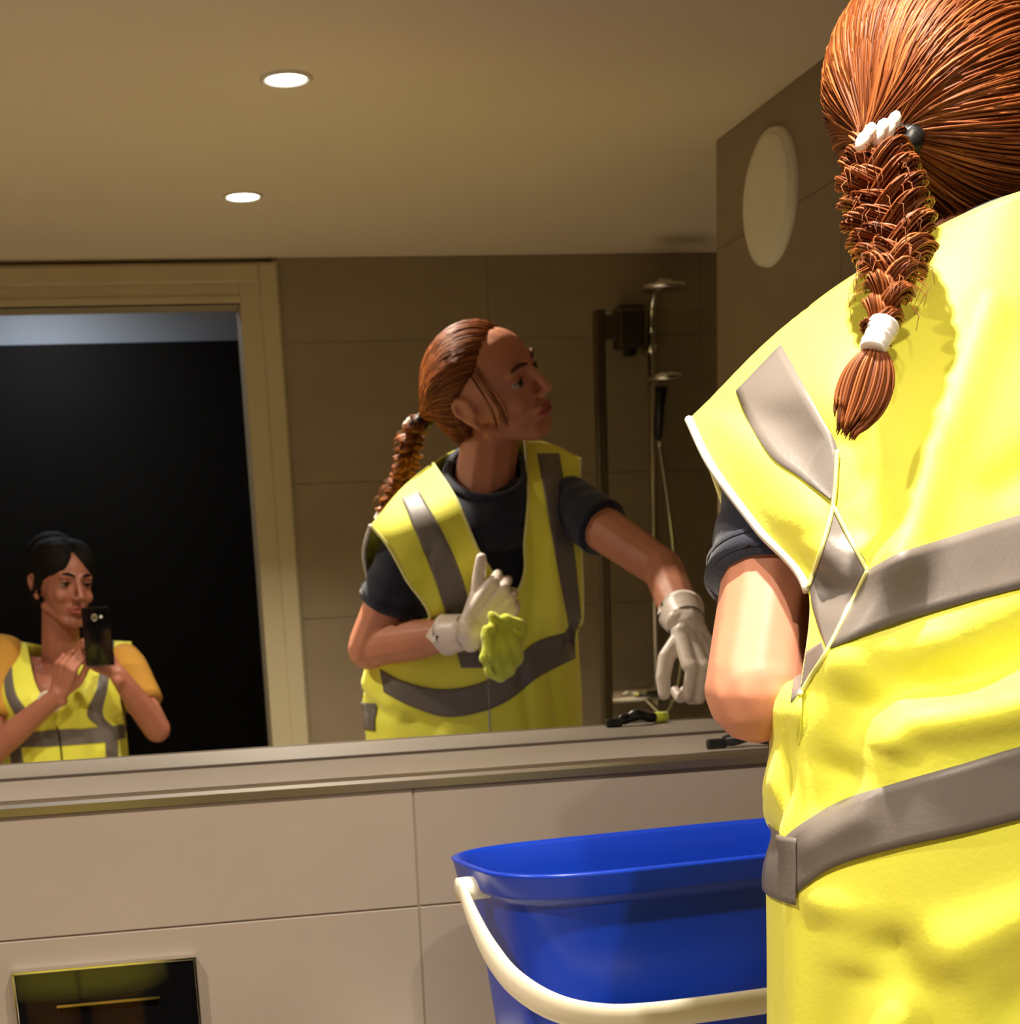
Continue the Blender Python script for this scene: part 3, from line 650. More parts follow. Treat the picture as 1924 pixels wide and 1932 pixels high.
CB = creases([
    (0.012, 0.011, [(1924, 560, -.98), (1800, 780, -.98), (1700, 950, -.98), (1640, 1068, -.98)]),
    (-0.012, 0.012, [(1590, 830, -.95), (1572, 950, -.95), (1530, 1110, -.95)]),
    (0.010, 0.010, [(1635, 1075, -.97), (1560, 1225, -.97), (1500, 1350, -.96), (1470, 1440, -.96)]),
    (-0.014, 0.014, [(1500, 1430, -.97), (1560, 1330, -.98), (1640, 1300, -.98), (1760, 1270, -.99), (1924, 1190, -1)]),
    (0.013, 0.014, [(1560, 1400, -.98), (1620, 1345, -.98), (1760, 1325, -.99), (1924, 1290, -1)]),
    (-0.009, 0.010, [(1600, 1260, -.98), (1700, 1250, -.98), (1800, 1200, -1), (1924, 1140, -1)]),
    (0.010, 0.012, [(1570, 1260, -.97), (1700, 1215, -.98), (1850, 1165, -1), (1924, 1150, -1)]),
    (-0.014, 0.014, [(1475, 1540, -.97), (1520, 1480, -.97), (1560, 1410, -.97)]),
    (0.010, 0.009, [(1470, 1580, -.97), (1530, 1520, -.97), (1570, 1450, -.98), (1590, 1400, -.98)]),
    (-0.008, 0.012, [(1430, 800, -.86), (1470, 900, -.9), (1500, 1000, -.92)]),
    (0.006, 0.010, [(1390, 800, -.86), (1450, 960, -.9), (1510, 1080, -.92)]),
    (-0.012, 0.014, [(1590, 1760, -.98), (1630, 1830, -.98), (1650, 1932, -.98)]),
    (-0.010, 0.012, [(1545, 1830, -.98), (1520, 1932, -.98)]),
    (0.008, 0.012, [(1600, 1870, -.98), (1580, 1932, -.98)]),
    (-0.010, 0.016, [(1480, 1740, -.97), (1475, 1830, -.97), (1470, 1932, -.97)]),
    (0.008, 0.014, [(1510, 1700, -.98), (1505, 1800, -.98), (1495, 1932, -.98)]),
    (-0.008, 0.018, [(1800, 1850, -1), (1924, 1740, -1)]),
    (0.008, 0.016, [(1700, 1750, -1), (1800, 1690, -1), (1924, 1640, -1)]),
    (-0.008, 0.012, [(1640, 900, -.97), (1620, 980, -.97)]),
    (-0.008, 0.012, [(1850, 930, -.99), (1924, 880, -.99)]),
], real)
CF = creases([
    (-0.010, 0.010, [(810, 1040, .70), (800, 1130, .68), (830, 1180, .68)]),
    (0.008, 0.012, [(850, 1030, .70), (900, 1120, .68)]),
    (-0.010, 0.010, [(1020, 1000, .69), (1025, 1080, .69), (1030, 1180, .69)]),
    (0.008, 0.012, [(1050, 1010, .70), (1060, 1120, .70), (1070, 1180, .72)]),
    (-0.010, 0.012, [(700, 1300, .8), (750, 1350, .75), (850, 1385, .7)]),
    (0.010, 0.010, [(700, 1270, .8), (730, 1320, .77), (780, 1360, .73)]),
    (-0.007, 0.008, [(1010, 1260, .69), (1030, 1380, .70)]),
    (-0.008, 0.012, [(1060, 1240, .72), (1080, 1370, .74)]),
], refl)
def wrinkle(p, n, lines, amp=0.0022):
    q = Vector((p.x, p.z)); d = 0.0
    for a, w_, pts in lines:
        m_ = min(seg_d(q, pts[i], pts[i + 1]) for i in range(len(pts) - 1))
        if m_ < 3 * w_: d += a * math.exp(-(m_ / w_) ** 2)
    d += amp * noise.noise(Vector((p.x * 14, p.y * 14, p.z * 9)))
    return p + n * d
def vest_part(rows, nr, nc, flip, lines, mirror_y, ghosts=None):
    g = dense(rows, nr, nc, ghosts); out = []
    for i in range(nr):
        r = []
        for j in range(nc):
            a = g[min(i + 1, nr - 1)][j] - g[max(i - 1, 0)][j]; b = g[i][min(j + 1, nc - 1)] - g[i][max(j - 1, 0)]
            n = a.cross(b)
            n = n.normalized() if n.length > 1e-9 else Vector((0, mirror_y, 0))
            if n.y * mirror_y < 0: n = -n
            fade = min(1, min(j, nc - 1 - j) / 5.0) if lines else 1
            q = wrinkle(g[i][j], n, lines); r.append(g[i][j] + (q - g[i][j]) * fade)
        out.append(r)
    return out
def ghosts(a0, a1):
    return [(None, None)] * 4 + [(ring(z, a0, wl=a, wr=b, yb=c_, yf=d_), ring(z, a1, wl=a, wr=b, yb=c_, yf=d_)) for z, a, b, c_, d_ in RZ]
GB = vest_part(back, 150, 110, False, CB, -1, ghosts(148, 32))
GL = vest_part(frontL, 150, 50, True, CF, 1, ghosts(222, 35))
GR = vest_part(frontR, 150, 50, True, CF, 1, ghosts(125, -38))
vb = MB().add(grid_geo(GB)).add(grid_geo(GL)).add(grid_geo(GR))
vm = mesh(vb.v, vb.f); b_ = bmesh.new(); b_.from_mesh(vm); bmesh.ops.remove_doubles(b_, verts=b_.verts, dist=0.0012)
bmesh.ops.recalc_face_normals(b_, faces=b_.faces); b_.to_mesh(vm); b_.free()
vest = link('hi_vis_vest', vm, M_vest, woman, True, label='fluorescent yellow sleeveless safety vest')
bvh = BVHTree.FromPolygons([v.co.copy() for v in vm.vertices], [tuple(p.vertices) for p in vm.polygons])
sm = vest.modifiers.new('thick', 'SOLIDIFY'); sm.thickness = 0.0016; sm.offset = 0
CAMM = Vector((CAM.x, -CAM.y, CAM.z))
def cast(px, py, mirrored, tree, lift):
    r = ray(px, py); o = CAM
    if mirrored: r = Vector((r.x, -r.y, r.z)); o = CAMM
    h = tree.ray_cast(o, r.normalized())
    if h[0] is None or (mirrored and tree is bvh and h[0].y < -0.93):
        h = tree.find_nearest(real(px, py, -0.95) if not mirrored else refl(px, py, 0.79))
        return h[0]
    return h[0] - r.normalized() * lift
def band(name, top, bot, m, parent, mirrored=False, tree=None, nl=40, nw=8, lift=0.0034, thick=0.001):
    T = spline([(x, y, 0) for x, y in top], nl); B = spline([(x, y, 0) for x, y in bot], nl); g = []
    for i in range(nl):
        g.append([cast(T[i].x + (B[i].x - T[i].x) * j / (nw - 1), T[i].y + (B[i].y - T[i].y) * j / (nw - 1), mirrored, tree, lift) for j in range(nw)])
    o = MB().add(grid_geo(g)).obj(name, m, parent)
    s_ = o.modifiers.new('thick', 'SOLIDIFY'); s_.thickness = thick; s_.offset = 0
    return o
def bands(name, m, items, **k):
    for top, bot in items: band(name, top, bot, m, vest, tree=bvh, **k)
bands('reflective_band', M_band, [
    ([(1388, 738), (1412, 795), (1455, 862), (1505, 898), (1570, 946)], [(1473, 650), (1508, 712), (1545, 780), (1580, 850), (1573, 944)]),
    ([(1571, 962), (1548, 1040), (1529, 1112), (1540, 1170), (1560, 1224)], [(1572, 962), (1600, 1010), (1635, 1074), (1598, 1150), (1561, 1224)]),
    ([(1637, 1076), (1700, 1042), (1790, 1014), (1880, 985), (1990, 955), (2150, 935)], [(1564, 1224), (1640, 1193), (1740, 1160), (1850, 1128), (1990, 1095), (2150, 1070)]),
    ([(1466, 1592), (1510, 1556), (1590, 1510), (1700, 1474), (1820, 1440), (1950, 1402), (2150, 1360)], [(1486, 1702), (1520, 1670), (1580, 1633), (1700, 1598), (1820, 1572), (1950, 1540), (2150, 1500)]),
    ([(1502, 1238), (1520, 1230), (1550, 1212)], [(1492, 1325), (1520, 1290), (1556, 1230)]),
])
bands('reflective_band', M_band, [
    ([(757, 940), (795, 1030), (826, 1110), (850, 1190), (870, 1260)], [(790, 925), (838, 1010), (872, 1090), (893, 1180), (910, 1260)]),
    ([(1013, 856), (1032, 960), (1052, 1070), (1075, 1190)], [(1055, 856), (1072, 960), (1087, 1070), (1098, 1185)]),
    ([(716, 1262), (760, 1285), (830, 1300), (900, 1290), (960, 1258), (1010, 1212), (1098, 1186)], [(724, 1306), (775, 1332), (835, 1352), (897, 1346), (958, 1322), (1018, 1276), (1098, 1236)]),
], mirrored=True)
# the hip band goes on round the left side, cut from the vest surface itself
def side_patch(za, zb, cb, cf):
    g = []
    for i, r in enumerate(GB):
        if zb <= r[0].z <= za:
            q = min(GL, key=lambda w: abs(w[0].z - r[0].z)); line = [p for p in r[cb:0:-1]] + [p for p in q[:cf]]
            g.append([p + Vector((p.x - 0.672, (p.y + 0.945) * 1.4, 0)).normalized() * 0.0036 for p in line])
    o = MB().add(grid_geo(g)).obj('reflective_band', M_band, vest); s_ = o.modifiers.new('thick', 'SOLIDIFY'); s_.thickness = 0.001; s_.offset = 0
side_patch(1.143, 1.090, 1, 16)
# pale seams and edging
def seam(pts, m, w_, mirrored=False, name='seam'):
    P = spline([(x, y, 0) for x, y in pts], 60); path = [cast(p.x, p.y, mirrored, bvh, 0.0046) for p in P]
    tube(name, path, w_, m, vest, n=6)
seam([(1580, 850), (1572, 950), (1550, 1035), (1522, 1115)], M_seam, 0.0016)
seam([(1572, 955), (1600, 1010), (1636, 1075)], M_seam, 0.0016)
seam([(1637, 1076), (1600, 1150), (1560, 1228), (1530, 1275), (1508, 1312)], M_seam, 0.0018)
edge = [r[0] for r in GB]; k_ = next(i for i, p in enumerate(edge) if p.z < 1.312)
tube('armhole_edging', [p + Vector((-0.001, 0, 0)) for p in edge[:k_]] , 0.0034, M_piping, vest, n=8, label='pale edging binding around the armhole')
ed2 = [r[0] for r in GL]; k_ = next(i for i, p in enumerate(ed2) if p.z < 1.262)
tube('armhole_edging', ed2[:k_], 0.0028, M_seam, vest, n=8)
ed4 = [r[-1] for r in GR]; k_ = next(i for i, p in enumerate(ed4) if p.z < 1.262)
tube('armhole_edging', ed4[:k_], 0.0028, M_seam, vest, n=8)
nv = [r[-1] for r in GL]; k_ = next(i for i, p in enumerate(nv) if p.z < 1.245)
tube('neck_edging', nv[:k_], 0.0028, M_seam, vest, n=8)
nv = [r[0] for r in GR]; k_ = next(i for i, p in enumerate(nv) if p.z < 1.245)
tube('neck_edging', nv[:k_], 0.0028, M_seam, vest, n=8)
tube('zip', [r[0] + Vector((0, 0.002, 0)) for r in GR if r[0].z < 1.26], 0.0022, M_piping, vest, n=6)

# hair ---------------------------------------------------------------
HC = L['hc']; TIE = Vector((0.600, -0.862, 1.630)); tl = HR.transposed() @ (TIE - HC)     # the tie in head axes
def scalp(d, off):
    """head axes: point of the hair volume in direction d"""
    d = d.normalized(); a, b, c = 0.080, 0.100 if d.y < 0 else 0.088, 0.092
    if d.z < 0 and d.y < 0: c += 0.040 * min(1, -d.y * 2)
    r = 1 / math.sqrt((d.x / a) ** 2 + (d.y / b) ** 2 + (d.z / c) ** 2)
    return Vector((0, -0.014, 0.022)) + d * (r + off)
tdir = (tl - Vector((0, -0.014, 0.022))).normalized()
hb = MB(); g = []
for i in range(25):
    el = -1.05 + (PI / 2 + 1.05) * i / 24; row = []
    for j in range(49):
        az = 2 * PI * j / 48
        d = Vector((math.cos(el) * math.sin(az), math.cos(el) * math.cos(az), math.sin(el)))
        front = d.y > 0.0 and d.z < 0.62 - 0.1 * abs(d.x)
        row.append(scalp(d, -0.022 if (front and d.z < 0.60) or (d.y > -0.2 and d.z < 0.1) or d.z < -0.95 else 0.001))
    g.append([HC + HR @ p for p in row])
hair = link('hair', mesh(*grid_geo(g)), M_haircap, woman, True, label='auburn red hair combed back into a braid')
locks = MB()
for q in range(5600):
    # root on the hairline or anywhere over the scalp
    if q < 760:
        u = q / 759; az = -PI * 0.62 + 1.24 * PI * u          # face hairline, ear to ear
        hz = 0.62 - 0.87 * (abs(az) / (0.62 * PI)) ** 2.4; d0 = Vector((math.sin(az) * math.cos(hz), math.cos(az) * math.cos(hz), math.sin(hz)))
        lift = random.uniform(0.001, 0.004)
    else:
        while True:
            d0 = Vector((random.gauss(0, 1), random.gauss(0, 1), random.gauss(0, 1))).normalized()
            if not ((d0.y > 0.05 and d0.z < 0.57) or (d0.z < -0.92) or (d0.y > -0.15 and d0.z < 0.05)): break
        lift = random.uniform(0.001, 0.006)
    ph = random.uniform(0, 6.28); n_ = 15; path = []; rr = []
    for i in range(n_):
        t_ = i / (n_ - 1); s_ = t_ ** 0.9
        d = (d0 * (1 - s_) + tdir * s_ + Vector((0, 0, 0.10 * math.sin(PI * t_)))).normalized()
        wv = 0.0006 * math.sin(ph + 7 * t_)
        pk = scalp(d, lift * (1 - 0.2 * t_) + wv + (0.010 * t_ ** 8) - 0.006 * max(0, 1 - 4 * t_))
        jit = Vector((math.sin(ph * 3), math.cos(ph * 2), math.sin(ph * 5))) * 0.009 * (t_ ** 4)
        path.append(HC + HR @ (pk + jit)); rr.append(0.0014 * math.sin(PI * min(0.06 + t_ * 0.9, 1)) ** 0.6 + 0.0002)
    locks.add(tube_geo(path, rr, 4, flat=0.6))
lk = locks.obj('hair_locks', M_hair, hair, kind='stuff')
# loose strand by the temple
fw = MB()
for q in range(12):
    x_ = -0.060 - random.uniform(0, 0.012); y_ = 0.045 + random.uniform(-0.02, 0.01)
    pts = [(x_ + 0.022, y_ - 0.026, 0.078), (x_ - 0.012, y_ + 0.008, 0.035), (x_ - 0.010, y_ + 0.012 + random.uniform(-.006, .006), -0.005), (x_ - 0.004, y_ + 0.004 + random.uniform(-.008, .008), -0.045)]
    fw.add(tube_geo([HC + HR @ Vector(p) for p in spline(pts, 9)], [0.0008] * 8 + [0.0002], 4))
fw.obj('temple_strand', M_hair, hair, kind='stuff')
# braid
bpath = spline([TIE + Vector((-0.006, -0.010, -0.004)), real(1655, 330, -.905), real(1672, 400, -.925), real(1688, 470, -.950), real(1680, 540, -.975), real(1655, 625, -1.000)], 60)
bd = MB()
def frame_at(path, i):
    t = (path[min(i + 1, len(path) - 1)] - path[max(i - 1, 0)]).normalized()
    v = Vector((0.55, 0.83, 0)); v = (v - t * v.dot(t)).normalized()      # away from the lens side
    return t, v.cross(t).normalized(), v
for s in range(3):
    for q in range(62):
        a0 = random.uniform(0, 2 * PI); r0 = 0.0095 * math.sqrt(random.random()); fz = random.uniform(0, 6.28); path = []
        for i in range(60):
            u = i / 59; t, sd, nv_ = frame_at(bpath, i); w_ = 2 * PI * (u * 3.3 + s / 3)
            wid = (0.013 + 0.009 * math.sin(PI * min(1, u * 1.25)) ** 0.8) * (1 - 0.45 * max(0, (u - 0.6) / 0.4))
            sc_ = 1.15 - 0.6 * max(0, (u - 0.55) / 0.45) - 0.3 * max(0, 1 - u * 6)
            c = bpath[i] + sd * (math.sin(w_) * wid) + nv_ * (math.sin(2 * w_) * 0.0075)
            c += (sd * math.cos(a0 + w_ * 0.4) + nv_ * math.sin(a0 + w_ * 0.4)) * r0 * sc_
            c += (sd * math.sin(fz + 15 * u) + nv_ * math.cos(fz * 2 + 17 * u)) * 0.0007
            path.append(c)
        bd.add(tube_geo(path, 0.0010, 3))
for q in range(80):      # frizz standing off the braid
    i = random.randrange(6, 56); t, sd, nv_ = frame_at(bpath, i); a = random.uniform(0, 2 * PI)
    o_ = sd * math.cos(a) - nv_ * abs(math.sin(a)); L_ = random.uniform(0.012, 0.030)
    p0 = bpath[i] + o_ * 0.018; bd.add(tube_geo([p0, p0 + o_ * L_ * 0.35 + t * L_ * 0.5, p0 + o_ * L_ * 0.5 * random.random() + t * L_ + Vector((0, 0, -0.004))], [0.0004, 0.00035, 0.0002], 3))
bd.obj('braid', M_hair, hair, kind='stuff')
tail = MB(); tp = [real(1652, 655, -1.004), real(1640, 700, -1.006), real(1622, 760, -1.008), real(1598, 812, -1.010)]
ts = spline(tp, 14)
for q in range(190):
    a0 = random.uniform(0, 2 * PI); r0 = math.sqrt(random.random()); cut = random.uniform(0.75, 1.08); path = []
    for i in range(14):
        u = i / 13 * cut; k_ = min(int(u * 13), 12); p = ts[k_] + (ts[k_ + 1] - ts[k_]) * (u * 13 - k_)
        t, sd, nv_ = frame_at(ts, min(k_, 12)); w_ = 0.005 + 0.0135 * math.sin(PI * min(1.0, u) * 0.93) ** 0.9
        path.append(p + sd * math.cos(a0) * r0 * w_ + nv_ * math.sin(a0) * r0 * w_ * 0.45)
    tail.add(tube_geo(path, [0.0011] * 13 + [0.0003], 4))
tail.obj('braid_tail', M_hair, hair, kind='stuff')
# black scrunchie with a row of white beads, and the white end tie
tdw = (HR @ tdir).normalized(); sA = real(1672, 276, -0.886)
dirn = Vector((0.25, 0.35, 1.0)).normalized(); sr_ = []
u1 = Vector((0.86, -0.50, 0.10)).normalized(); u2 = Vector((-0.35, -0.60, -0.55)).normalized()
for i in range(48):
    a = 2 * PI * i / 48; sr_.append(sA + u1 * 0.019 * math.cos(a) + u2 * 0.012 * math.sin(a))
tube('scrunchie', sr_, [0.0075 + 0.0012 * math.sin(i * 2.7) for i in range(48)], M_black, hair, n=10, closed=True, label='black elastic scrunchie')
M_bead = mat('pearl_bead', srgb(245, 236, 222), 0.2, var=0.03, coat=0.5)
cb = [(1627, 268), (1640, 252), (1655, 258), (1664, 244), (1676, 246), (1686, 230)]
bb = []
for i, (px, py) in enumerate(cb):
    bm = bmesh.new(); c = real(px, py, -0.900 + 0.001 * i)
    ball(bm, c, (0.0052, 0.0050, 0.0078), Matrix.Rotation(0.35, 3, 'Y'), 2)
    link('hair_bead', bm_mesh(bm), M_bead, hair, True, label='white bead on the hair clip')
e0 = real(1668, 612, -1.000); e1 = real(1645, 662, -1.006); n_ = 12
MB().add(tube_geo([e0 + (e1 - e0) * i / (n_ - 1) for i in range(n_)], [0.0105 + 0.0012 * math.sin(i * 2.6) - 0.0002 * i for i in range(n_)], 20)).obj('end_tie', mat('white_elastic', srgb(236, 226, 218), 0.6, var=0.06, vscale=80), hair, label='white wound elastic at the end of the braid')

# ------------------------------------------------------------------ cloth in her hand, things on the ledge
bm = bmesh.new()
cc = refl(955, 1195, 0.628)
for i in range(16):
    a0, a1 = 2 * PI * i / 16, 2 * PI * (i + 1) / 16
    P = lambda a: cc + Vector((0.026 * math.cos(a), 0.006 * math.sin(2 * a), 0.022 * math.sin(a)))
    caps(bm, P(a0), 0.010, P(a1), 0.010, sub=1)
lowc = refl(948, 1232, 0.628)
ball(bm, lowc, (0.036, 0.022, 0.040), None, 3); ball(bm, refl(940, 1262, 0.628), (0.026, 0.018, 0.022), None, 2)
caps(bm, refl(925, 1190, 0.625), 0.013, refl(922, 1240, 0.622), 0.016)
caps(bm, refl(930, 1165, 0.632), 0.012, cc, 0.012)
cm = fuse(bm, 0.0024, 2, disp=lambda p, n: p + n * (0.0016 * math.sin(p.x * 260 + 90 * p.z) + 0.0045 * noise.noise(p * 32)))
o = link('cleaning_cloth', cm, M_cloth, None, True); set_origin(o, lowc)
tag(o, 'lime yellow cleaning cloth bunched in the raised gloved hand of the red-haired person', 'cloth')
# black squeegee lying on the ledge
b0 = Vector((0.722, -0.215, LEDGE_Z)); t = thing('squeegee', 'small black squeegee with a yellow tip lying on the ledge under the elbow', 'squeegee', b0)
sq = spline([(0.732, -0.206, LEDGE_Z + 0.0090), (0.748, -0.213, LEDGE_Z + 0.011), (0.762, -0.210, LEDGE_Z + 0.015), (0.780, -0.220, LEDGE_Z + 0.0105), (0.792, -0.224, LEDGE_Z + 0.0085)], 16)
tube('grip', sq, [0.006, 0.007, 0.008, 0.008, 0.0075, 0.008, 0.009, 0.0085, 0.008, 0.008, 0.008, 0.008, 0.008, 0.0078, 0.0075, 0.007], M_black, t, n=12)
box('blade', 0.712, 0.736, -0.211, -0.200, LEDGE_Z, LEDGE_Z + 0.012, M_black, t, 0.002)
tube('tip', [(0.792, -0.224, LEDGE_Z + 0.0082), (0.812, -0.230, LEDGE_Z + 0.0082)], 0.0080, M_cloth, t, n=12, label='yellow end cap')
# dark spray trigger in the right hand
ph_ = rh @ Vector((0.0, 0.085, -0.030)); base = Vector((ph_.x + 0.045, -0.135, LEDGE_Z))
t = thing('scrubbing_brush', 'black scrubbing brush under the right gloved hand at the ledge', 'brush', base)
bm = bmesh.new(); caps(bm, base + Vector((-0.04, -0.03, 0.035)), 0.013, base + Vector((0.035, 0.03, 0.035)), 0.013, sub=2)
caps(bm, base + Vector((-0.03, -0.02, 0.055)), 0.008, base + Vector((0.0, 0.0, 0.040)), 0.010)
link('brush_body', fuse(bm, 0.003, 2), M_black, t, True)
bb = MB()
for i in range(90):
    u, v = random.random(), random.uniform(-1, 1)
    p = base + Vector((-0.04 + 0.075 * u + 0.008 * v, -0.03 + 0.06 * u - 0.008 * v, 0.03)); bb.add(tube_geo([p, p + Vector((0, 0, -0.0295))], 0.0009, 3))
bb.obj('bristles', M_black, t, kind='stuff')

# ------------------------------------------------------------------ the photographer in the doorway
PC = Vector((0.0, 0.0, 0.0))
def ph(px, py, Y): return refl(px, py, Y)
hc = ph(119, 1108, 2.315)
PR = look(64, -3, 4)      # faces the mirror, turned a little to the phone
chest = ph(112, 1330, 2.36)
sL, sR = ph(8, 1238, 2.36), ph(236, 1250, 2.36)     # image left and right shoulders
eL, eR = ph(-22, 1425, 2.25), ph(296, 1375, 2.25)
wL, wR = ph(110, 1310, 2.155), ph(222, 1272, 2.155)
bm = bmesh.new(); PSC = 0.97
head_prims(bm, PR, hc, PSC)
caps(bm, ph(115, 1235, 2.36), 0.052, hc + PR @ Vector((0, -0.02, -0.055)), 0.048)
cx, cy = chest.x, chest.y; nz = ph(115, 1235, 2.36).z
ball(bm, (cx, cy, nz - 0.14), (0.135, 0.095, 0.13)); ball(bm, (cx, cy, nz - 0.32), (0.12, 0.09, 0.15)); ball(bm, (cx, cy - 0.01, nz - 0.50), (0.155, 0.11, 0.14))
dv = Vector((0, -0.022, -0.018)); caps(bm, (cx - 0.01, cy - 0.02, nz - 0.045), 0.034, sL + dv, 0.034); caps(bm, (cx + 0.01, cy - 0.02, nz - 0.045), 0.034, sR + dv, 0.034)
for a, b, c in ((sL, eL, wL), (sR, eR, wR)):
    caps(bm, a, 0.037, b, 0.034); m_ = b + (c - b) * 0.4; caps(bm, b, 0.036, m_, 0.034); caps(bm, m_, 0.034, c, 0.023)
for s in (-1, 1):
    hx = cx + s * 0.075; zt = nz - 0.55
    caps(bm, (hx, cy, zt), 0.082, (hx, cy + 0.02, 0.44), 0.055); caps(bm, (hx, cy + 0.02, 0.44), 0.055, (hx, cy - 0.01, 0.08), 0.036)
    caps(bm, (hx, cy - 0.01, 0.045), 0.036, (hx, cy + 0.13, 0.030), 0.026)
# hands closing round the phone
PHC = Vector((0.004, -2.112, 1.303)); PHW, PHH, PHT = 0.069, 0.142, 0.008
hmL = hand_frame(wL, (0.30, 0.35, 0.85), (-0.55, 0.75, -0.1))
hmR = hand_frame(wR, (-0.45, 0.10, 0.88), (0.80, 0.55, 0.1))
cuP = [(0.75, 0.9, 0.5), (0.8, 0.95, 0.5), (0.85, 1.0, 0.5), (0.9, 1.0, 0.5)]
thL = [((0.5, 0.8, -0.5), 0.038, 0.0125), ((0.2, 0.95, -0.3), 0.032, 0.0105), ((0.0, 1.0, -0.2), 0.025, 0.009)]
hand_prims(bm, hmL, -1, cuP, thL, 0.9); hand_prims(bm, hmR, 1, cuP, thL, 0.9)
pfeet = (cx, cy, 0.0)
shot = link('person', fuse(bm, 0.0036, 5), M_skin2, None, True); set_origin(shot, pfeet)
tag(shot, 'dark-haired person in a yellow hi-vis vest photographing with a black phone in the doorway', 'person')
face_parts(shot, PR, hc, PSC, brow=M_darkhair, skin=M_skin2)
# vest of the photographer
def pring(z, a, wx, yb, yf, e=0.86):
    ca, sa = math.cos(math.radians(a)), math.sin(math.radians(a))
    return Vector((cx + math.copysign(abs(ca) ** e, ca) * wx, cy + math.copysign(abs(sa) ** e, sa) * (yf if sa > 0 else yb), z))
z0 = nz
pz = [(z0 - 0.20, .165, .125, .125), (z0 - 0.28, .165, .125, .125), (z0 - 0.36, .17, .13, .13), (z0 - 0.50, .18, .14, .14), (0.47, .20, .15, .16)]
tipL, tipR, nkL, nkR = sL + Vector((-0.030, 0.0, 0.052)), sR + Vector((0.022, 0.0, 0.052)), Vector((cx - 0.066, cy - 0.01, z0 + 0.034)), Vector((cx + 0.066, cy - 0.01, z0 + 0.034))
mid = lambda a, b, t=0.5: a + (b - a) * t
pb_ = [[tipL, mid(tipL, nkL), nkL, Vector((cx, cy - 0.07, z0 + 0.02)), nkR, mid(nkR, tipR), tipR],
       [Vector((cx - .175, cy - .07, z0 - .09)), Vector((cx - .12, cy - .115, z0 - .08)), Vector((cx - .06, cy - .125, z0 - .07)), Vector((cx, cy - .125, z0 - .07)), Vector((cx + .06, cy - .125, z0 - .07)), Vector((cx + .12, cy - .115, z0 - .08)), Vector((cx + .175, cy - .07, z0 - .09))]]
for z, a, b, c in pz: pb_.append([pring(z, t_, a, b, c) for t_ in (180, 212, 243, 270, 297, 328, 360)])
vL = [[tipL, mid(tipL, nkL), nkL], [Vector((cx - .160, cy + .075, z0 - .09)), Vector((cx - .110, cy + .105, z0 - .08)), Vector((cx - .050, cy + .105, z0 - .07))], [Vector((cx - .160, cy + .06, z0 - .16)), Vector((cx - .08, cy + .125, z0 - .15)), Vector((cx - .012, cy + .128, z0 - .14))]]
vR = [[nkR, mid(nkR, tipR), tipR], [Vector((cx + .050, cy + .105, z0 - .07)), Vector((cx + .110, cy + .105, z0 - .08)), Vector((cx + .160, cy + .075, z0 - .09))], [Vector((cx - .010, cy + .128, z0 - .14)), Vector((cx + .08, cy + .125, z0 - .15)), Vector((cx + .160, cy + .06, z0 - .16))]]
for z, a, b, c in pz:
    vL.append([pring(z, t_, a, b, c) for t_ in (180, 130, 91)]); vR.append([pring(z, t_, a, b, c) for t_ in (91, 48, 0)])
PB_ = dense(pb_, 60, 50); PL_ = vest_part(vL, 60, 26, True, [(0.006, 0.012, [Vector((cx - .06, z0 - .1)), Vector((cx - .03, z0 - .3))]), (-0.006, 0.012, [Vector((cx - .1, z0 - .15)), Vector((cx - .08, z0 - .3))])], 1)
PR_ = vest_part(vR, 60, 26, True, [(0.006, 0.012, [Vector((cx + .06, z0 - .1)), Vector((cx + .04, z0 - .3))])], 1)
v2 = MB().add(grid_geo(PB_)).add(grid_geo(PL_)).add(grid_geo(PR_)); vm2 = mesh(v2.v, v2.f)
b_ = bmesh.new(); b_.from_mesh(vm2); bmesh.ops.remove_doubles(b_, verts=b_.verts, dist=0.001); bmesh.ops.recalc_face_normals(b_, faces=b_.faces); b_.to_mesh(vm2); b_.free()
vest2 = link('hi_vis_vest', vm2, M_vest, shot, True, label='fluorescent yellow sleeveless safety vest')
bvh2 = BVHTree.FromPolygons([v.co.copy() for v in vm2.vertices], [tuple(p.vertices) for p in vm2.polygons])
s_ = vest2.modifiers.new('thick', 'SOLIDIFY'); s_.thickness = 0.0016; s_.offset = 0
def pband(gr, c0, c1, n0=0, n1=None):
    g = [[p + Vector((0, 0.0025, 0)) for p in r[c0:c1]] for r in gr[n0:n1]]; return MB().add(grid_geo(g))
o = pband(PL_, 8, 15, 0, 40).obj('reflective_band', M_band, vest2); o = pband(PR_, 11, 18, 0, 40).obj('reflective_band', M_band, vest2)
def zr(gr, za, zb): return [i for i, r in enumerate(gr) if zb <= r[len(r) // 2].z <= za]
zt_, zb_ = ph(180, 1372, 2.24).z, ph(180, 1408, 2.24).z
for gr in (PL_, PR_):
    ii = zr(gr, zt_, zb_); g = [[p + Vector((0, 0.003, 0)) for p in gr[i]] for i in ii]; MB().add(grid_geo(g)).obj('reflective_band', M_band, vest2)
tube('zip', [r[0] + Vector((0, 0.004, 0)) for r in PR_[22:]], 0.002, M_dark, vest2, n=6)
